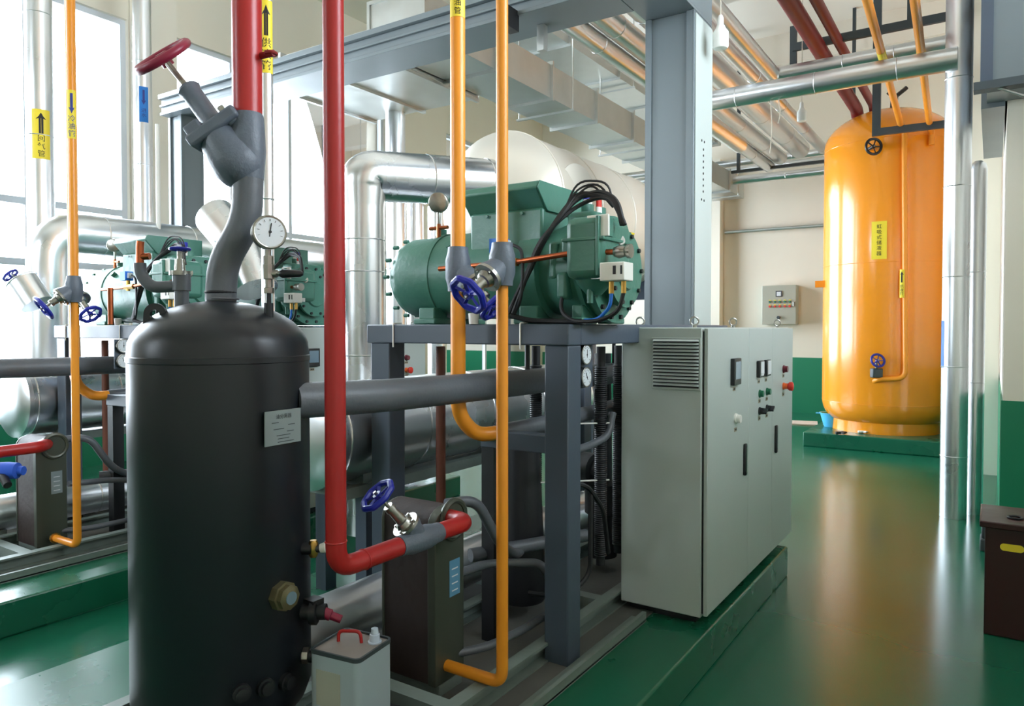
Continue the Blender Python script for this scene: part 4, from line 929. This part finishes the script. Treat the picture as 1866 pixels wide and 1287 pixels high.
# dark red fire mains
e = PY(1437, 0, 8.35); t = T('fire_main', 'thick dark red overhead pipe', 'pipe', e)
MB().tube([(e.x, 5.5, e.z), (e.x, 13.2, e.z), (e.x + .1, 13.4, 3.6)], .095, .2, 22).build('pipe', 'dark_red', t)
e2_ = PY(1487, 0, 8.6); t = T('fire_main', 'thin dark red overhead pipe', 'pipe', e2_)
MB().tube([(e2_.x, 5.5, e2_.z), (e2_.x, 13.2, e2_.z), (e2_.x + .1, 13.4, 3.6)], .06, .2, 18).build('pipe', 'dark_red', t)
t = T('pipe_support', 'grey steel hanger under the dark red pipes', 'bracket', (e.x, 10, 5.0))
q = PY(1446, 88, 10.0)
MB().box(q.x - .04, 9.97, q.z - .25, q.x + .04, 10.03, q.z + .28).build('post', 'steel_dark', t)
MB().box(q.x, 9.95, q.z - .05, -.25, 10.0, q.z + .05).build('angle', 'steel_dark', t)
MB().box(-.9, 9.97, q.z, -.84, 10.0, ZC).build('hanger', 'steel_dark', t)
# slim orange lines to the tank
A_ = [P(1580, 0, 5.91), P(1641, 226, 9.5)]; C_ = [P(1667, 0, 5.9), P(1694, 226, 9.4)]
OX, OY, OR = -1.31, 12.0, .86
for (a, c, lab, px) in ((A_[0], A_[1], 'left slim orange pipe running over to the orange tank', 1648), (C_[0], C_[1], 'right slim orange pipe running over to the orange tank', 1697)):
    st = a + (a - c) * .5
    t = T('orange_overhead_pipe', lab, 'pipe', c)
    h = hit_cyl(px, 300, OX, OY, OR + .05)
    MB().tube([st, c, V((h.x, h.y, c.z)), V((h.x, h.y, 4.15))], .038, .08, 16).build('pipe', 'orange_paint', t)
    dv = (c - a).normalized(); mpnt = a + (c - a) * .3
    MB().cyl(mpnt, mpnt + dv * .28, .0395, n=16).build('flow_label', 'label_yellow', t)
    MB().cyl(mpnt + dv * .05, mpnt + dv * .16, .0402, n=16).build('flow_print', 'ink', t) if False else None
# hanging glass lamps
for (px, y0, y1, d, lab) in ((1313, 28, 90, 5.4, 'jar shaped hanging lamp beside the steel column'), (1461, 186, 222, 9.0, 'jar shaped hanging lamp under the cross pipe')):
    q = P(px, y1, d); q2 = P(px, y0, d); h = q2.z - q.z
    t = T('hanging_lamp', lab, 'lamp', q)
    MB().cyl(q2, (q2.x, q2.y, ZC), .005, n=6).build('cord', 'cord', t)
    MB().lathe(q2, (0, 0, -1), [(0, .014), (.02, .022), (h * .35, .024)], 14).build('lamp_holder', 'white_plastic', t)
    MB().lathe(q, (0, 0, 1), [(0, .03), (.005, .05), (.02, .058), (h * .42, .058), (h * .5, .056), (h * .62, .034), (h * .68, .03)], 22).build('lamp_shade', 'white_plastic', t)
# dangling strings near the cross pipe
t = T('loose_string', 'pair of loose strings dangling from the large cross pipe', 'string', P(1405, 200, 7.3))
for px, y1 in ((1404, 280), (1419, 225)):
    MB().tube([PY(px, 180, 7.5), PY(px + 3, (193 + y1) / 2, 7.46), PY(px - 1, y1, 7.48)], .005, .1, 6).build('strand', 'cord', t)

# ================================================================== ORANGE TANK
t = T('orange_receiver_tank', 'tall shiny orange upright tank at the back right', 'tank', (OX, OY, .2))
prof = []
for i in range(0, 9): a = pi / 2 * i / 8; prof.append((.32 + .32 * (1 - cos(a)), OR * (.72 + .28 * sin(a))))
prof.append((4.35, OR))
for i in range(1, 13): a = pi / 2 * i / 12; prof.append((4.35 + .52 * sin(a), OR * cos(a) if i < 12 else 0))
MB().lathe((OX, OY, 0), (0, 0, 1), prof, 80).build('shell', 'tank_orange', t)
MB().cyl((OX, OY, .2), (OX, OY, .46), .73, n=64).build('skirt', 'tank_orange', t)
for z_ in (.62, 2.6, 4.3): MB().torus((OX, OY, z_), (0, 0, 1), OR, .004, 80, 6).build('weld_seam', 'tank_orange', t)
q = hit_cyl(1602, 438, OX, OY, OR); mp = round_((OX, OY, q.z), OR, (q.x - OX, q.y - OY))
patch(mp, .19, .52, 'name_label', 'label_yellow', t, 8, .004); text(mp, '虹\n吸\n式\n储\n液\n器', .066, 0, t, 'ink', .007, line=1.12)
top = hit_cyl(1648, 250, OX, OY, OR + .05); bot = hit_cyl(1650, 690, OX, OY, OR + .05); lf = hit_cyl(1600, 697, OX, OY, OR + .03)
MB().tube([(top.x, top.y, 4.2), (bot.x, bot.y, bot.z), V((lf.x, lf.y, bot.z - .02)), hit_cyl(1590, 697, OX, OY, OR - .05)], .034, .12, 16).build('level_pipe', 'orange_paint', t)
mp = round_((top.x, top.y, hit_cyl(1651, 517, OX, OY, OR + .05).z), .036, (-.2, -1)); patch(mp, .07, .38, 'flow_label', 'label_yellow', t, 8, .0015); arrow(mp, .045, .15, .09, t, 'ink', True, .003); text(mp, '供\n液\n管', .05, -.09, t, 'ink', .003)
MB().box(OX - OR - .06, OY - .35, 2.3, OX - OR + .1, OY - .25, 2.4).build('lug', 'tank_orange', t)
q = hit_cyl(1597, 680, OX, OY, OR + .03); q2 = hit_cyl(1597, 657, OX, OY, OR + .05)
v = T('tank_valve', 'stop valve with dark wheel low on the orange tank', 'valve', q)
MB().obox(q, RT, V((0, 0, 1)), FW, .14, .13, .1).build('body', 'steel_dark', v, bev=.015); MB().cyl(q + V((0, 0, .05)), q2, .018, n=10).build('stem', 'stainless', v)
handwheel(v, q2 - FW * .04, -FW + V((0, 0, .35)), .085, lobes=0)
q = hit_cyl(1592, 267, OX, OY, OR + .12)
v = T('tank_valve', 'black wheel valve high on the orange tank', 'valve', q)
handwheel(v, q, -FW, .10, 'black_plastic', lobes=0); MB().cyl(q, q + FW * .2, .025, n=12).build('stem', 'black_iron', v); MB().tube([q + FW * .1, q + FW * .1 + RT * .9], .03, 0, 12).build('side_pipe', 'tank_orange', v)
v = T('tank_bracket', 'grey steel angle bracket hanging before the orange tank top', 'bracket', P(1599, 245, 9.6))
a = P(1598, 150, 9.7); c = P(1598, 247, 9.7); MB().box(a.x - .05, a.y - .03, c.z, a.x + .05, a.y + .03, ZC).build('post', 'steel_dark', v)
MB().bar(P(1598, 241, 9.65), P(1725, 226, 9.25), .06, .09).build('angle', 'steel_dark', v)
q = P(1585, 150, 9.9); v = T('tank_valve', 'black lever valve on top of the orange tank', 'valve', P(1650, 180, 10.6))
MB().tube([P(1618, 168, 10.6), P(1630, 178, 10.6), P(1652, 160, 10.6)], .03, .03, 8).cyl(P(1630, 175, 10.6), P(1628, 205, 10.6), .05, n=12).build('body', 'black_iron', v)
# small things on the tank plinth
c = P(1519, 765, 11.0); c = V((c.x, c.y, .2))
t = T('plastic_basin', 'light blue plastic basin left of the orange tank foot', 'basin', c)
MB().lathe(c, (0, 0, 1), [(0, .0), (.001, .13), (.02, .14), (.2, .19), (.205, .2), (.215, .2), (.21, .185), (.03, .13), (.02, 0)], 32).build('bowl', 'basin_blue', t)
MB().obox(c + V((-.2, -.05, .2)), (1, 0, 0), (0, 1, 0), (0, 0, 1), .08, .05, .015).build('rim_lip', 'basin_blue', t)
random.seed(3)
for i, (px, py, s, m, lab) in enumerate(((1530, 792, .05, 'black_iron', 'black scrap offcut at the foot of the orange tank'), (1545, 785, .05, 'dark_red', 'reddish scrap piece at the foot of the orange tank'), (1570, 790, .045, 'white_plastic', 'crumpled white scrap at the foot of the orange tank'), (1513, 778, .06, 'orange_plastic', 'orange scrap beside the blue basin'))):
    q = PZ(px, py, .2); b = MB(); b.obox(q + V((0, 0, .025)), (1, .3, .1), (-.3, 1, 0), (0, -.1, 1), s * 2.2, s * 1.4, s * .7); b.obox(q + V((.06, -.02, .03)), (.5, 1, .2), (-1, .5, 0), (0, 0, 1), s * 1.5, s, s * .5)
    tag(b.build('scrap', m, loc=q, bev=.01), lab, 'litter')
q = PZ(1462, 772, .0); tag(MB().obox(V((q.x, q.y, .012)), (1, .2, 0), (-.2, 1, 0), (0, 0, 1), .5, .5, .02).build('cardboard', 'paper', loc=q), 'flat sheet of cardboard on the floor by the tank plinth', 'cardboard')
# wall control box on the back wall
c = PY(1421, 556, YB - .16)
t = T('wall_control_box', 'beige control box with rows of lamps on the back wall', 'control box', c)
w, h = .66, .78
MB().box(c.x - w / 2, YB - .24, c.z - h / 2, c.x + w / 2, YB - .014, c.z + h / 2).build('case', 'control_box_paint', t, bev=.01)
yf = YB - .24
MB().box(c.x - .06, yf - .012, c.z + .16, c.x + .06, yf, c.z + .28).build('meter', 'black_plastic', t); MB().box(c.x - .04, yf - .014, c.z + .18, c.x + .04, yf - .012, c.z + .26).build('meter_face', 'dial', t)
for r_ in range(2):
    for i in range(5):
        MB().cyl((c.x - .17 + i * .095, yf, c.z + .06 - r_ * .09), (c.x - .17 + i * .095, yf - .025, c.z + .06 - r_ * .09), .022, n=12).build('push_button', 'green_button' if r_ == 0 else 'red_button', t)
        MB().box(c.x - .195 + i * .095, yf - .003, c.z + .085 - r_ * .09, c.x - .145 + i * .095, yf, c.z + .10 - r_ * .09).build('button_strip', 'label_yellow', t)
MB().box(c.x + .26, yf - .02, c.z - .03, c.x + .29, yf, c.z + .06).build('latch', 'stainless', t)
MB().cyl((c.x, yf, c.z - .25), (c.x, yf - .05, c.z - .25), .03, n=12).build('isolator', 'steel_dark', t)
tag(MB().cyl((-4.7, YB - .08, PY(1430, 416, YB - .08).z), (-1.2, YB - .08, PY(1430, 416, YB - .08).z), .035, n=12).build('wall_conduit', 'galvanised', loc=(-3, YB - .08, 3.9)), 'horizontal pale conduit on the back wall', 'conduit')

# ================================================================== RIGHT SIDE
t = T('service_duct', 'large blue grey box duct at the upper right', 'duct', (0.6, 7.0, 3.54))
MB().box(-.06, 6.62, 3.54, 2.15, 7.18, 6.4).build('front_section', 'portal_gray', t); MB().box(-.10, 7.18, 3.50, XR - .014, 9.3, 6.4).build('rear_section', 'portal_gray', t)
MB().box(-.10, 6.60, 3.54, -.02, 6.64, 6.4).build('corner_trim', 'frame_gray', t)
t = T('duct_bracket', 'dark steel bracket with diagonal stay under the box duct', 'bracket', (.2, 6.55, 3.5))
MB().box(-.14, 6.48, 3.47, 2.15, 6.60, 3.53).build('angle', 'steel_dark', t)
MB().cyl((-.02, 6.53, 3.50), (.55, 6.53, 3.18), .012, n=10).build('stay', 'galvanised', t)
MB().box(.22, 6.5, 3.0, .30, 6.6, 3.47).build('drop_post', 'steel_dark', t)
t = T('red_bin', 'dark red metal box with ring pull at the right edge', 'box', (.25, 5.0, 0))
MB().box(-.02, 4.78, 0, .52, 5.20, .60).build('case', 'box_red', t, bev=.006)
MB().box(-.045, 4.75, .60, .545, 5.22, .635).build('lid', 'box_red', t, bev=.006)
MB().torus((.12, 4.92, .64), (0, 0, 1), .035, .006, 24, 6).build('ring_pull', 'black_iron', t)
b = MB(); pts = [(.07 + .02 * cos(a) + (.07 if abs(a) < pi / 2 + .01 else 0), 4.7785, .50 + .02 * sin(a)) for a in [-pi / 2 + 2 * pi * i / 24 for i in range(24)]]
b.prism(pts, (0, -.002, 0)).build('yellow_mark', 'label_yellow', t)
q = PX(1800, 905, -.1); t = T('floor_clutter', 'small grey bracket on the floor beside the red box', 'bracket', (-.05, 6.6, 0))
MB().box(-.06, 6.55, 0, .06, 6.75, .09).box(-.05, 6.58, .09, .04, 6.62, .2).build('shoe', 'steel_dark', t, bev=.01)
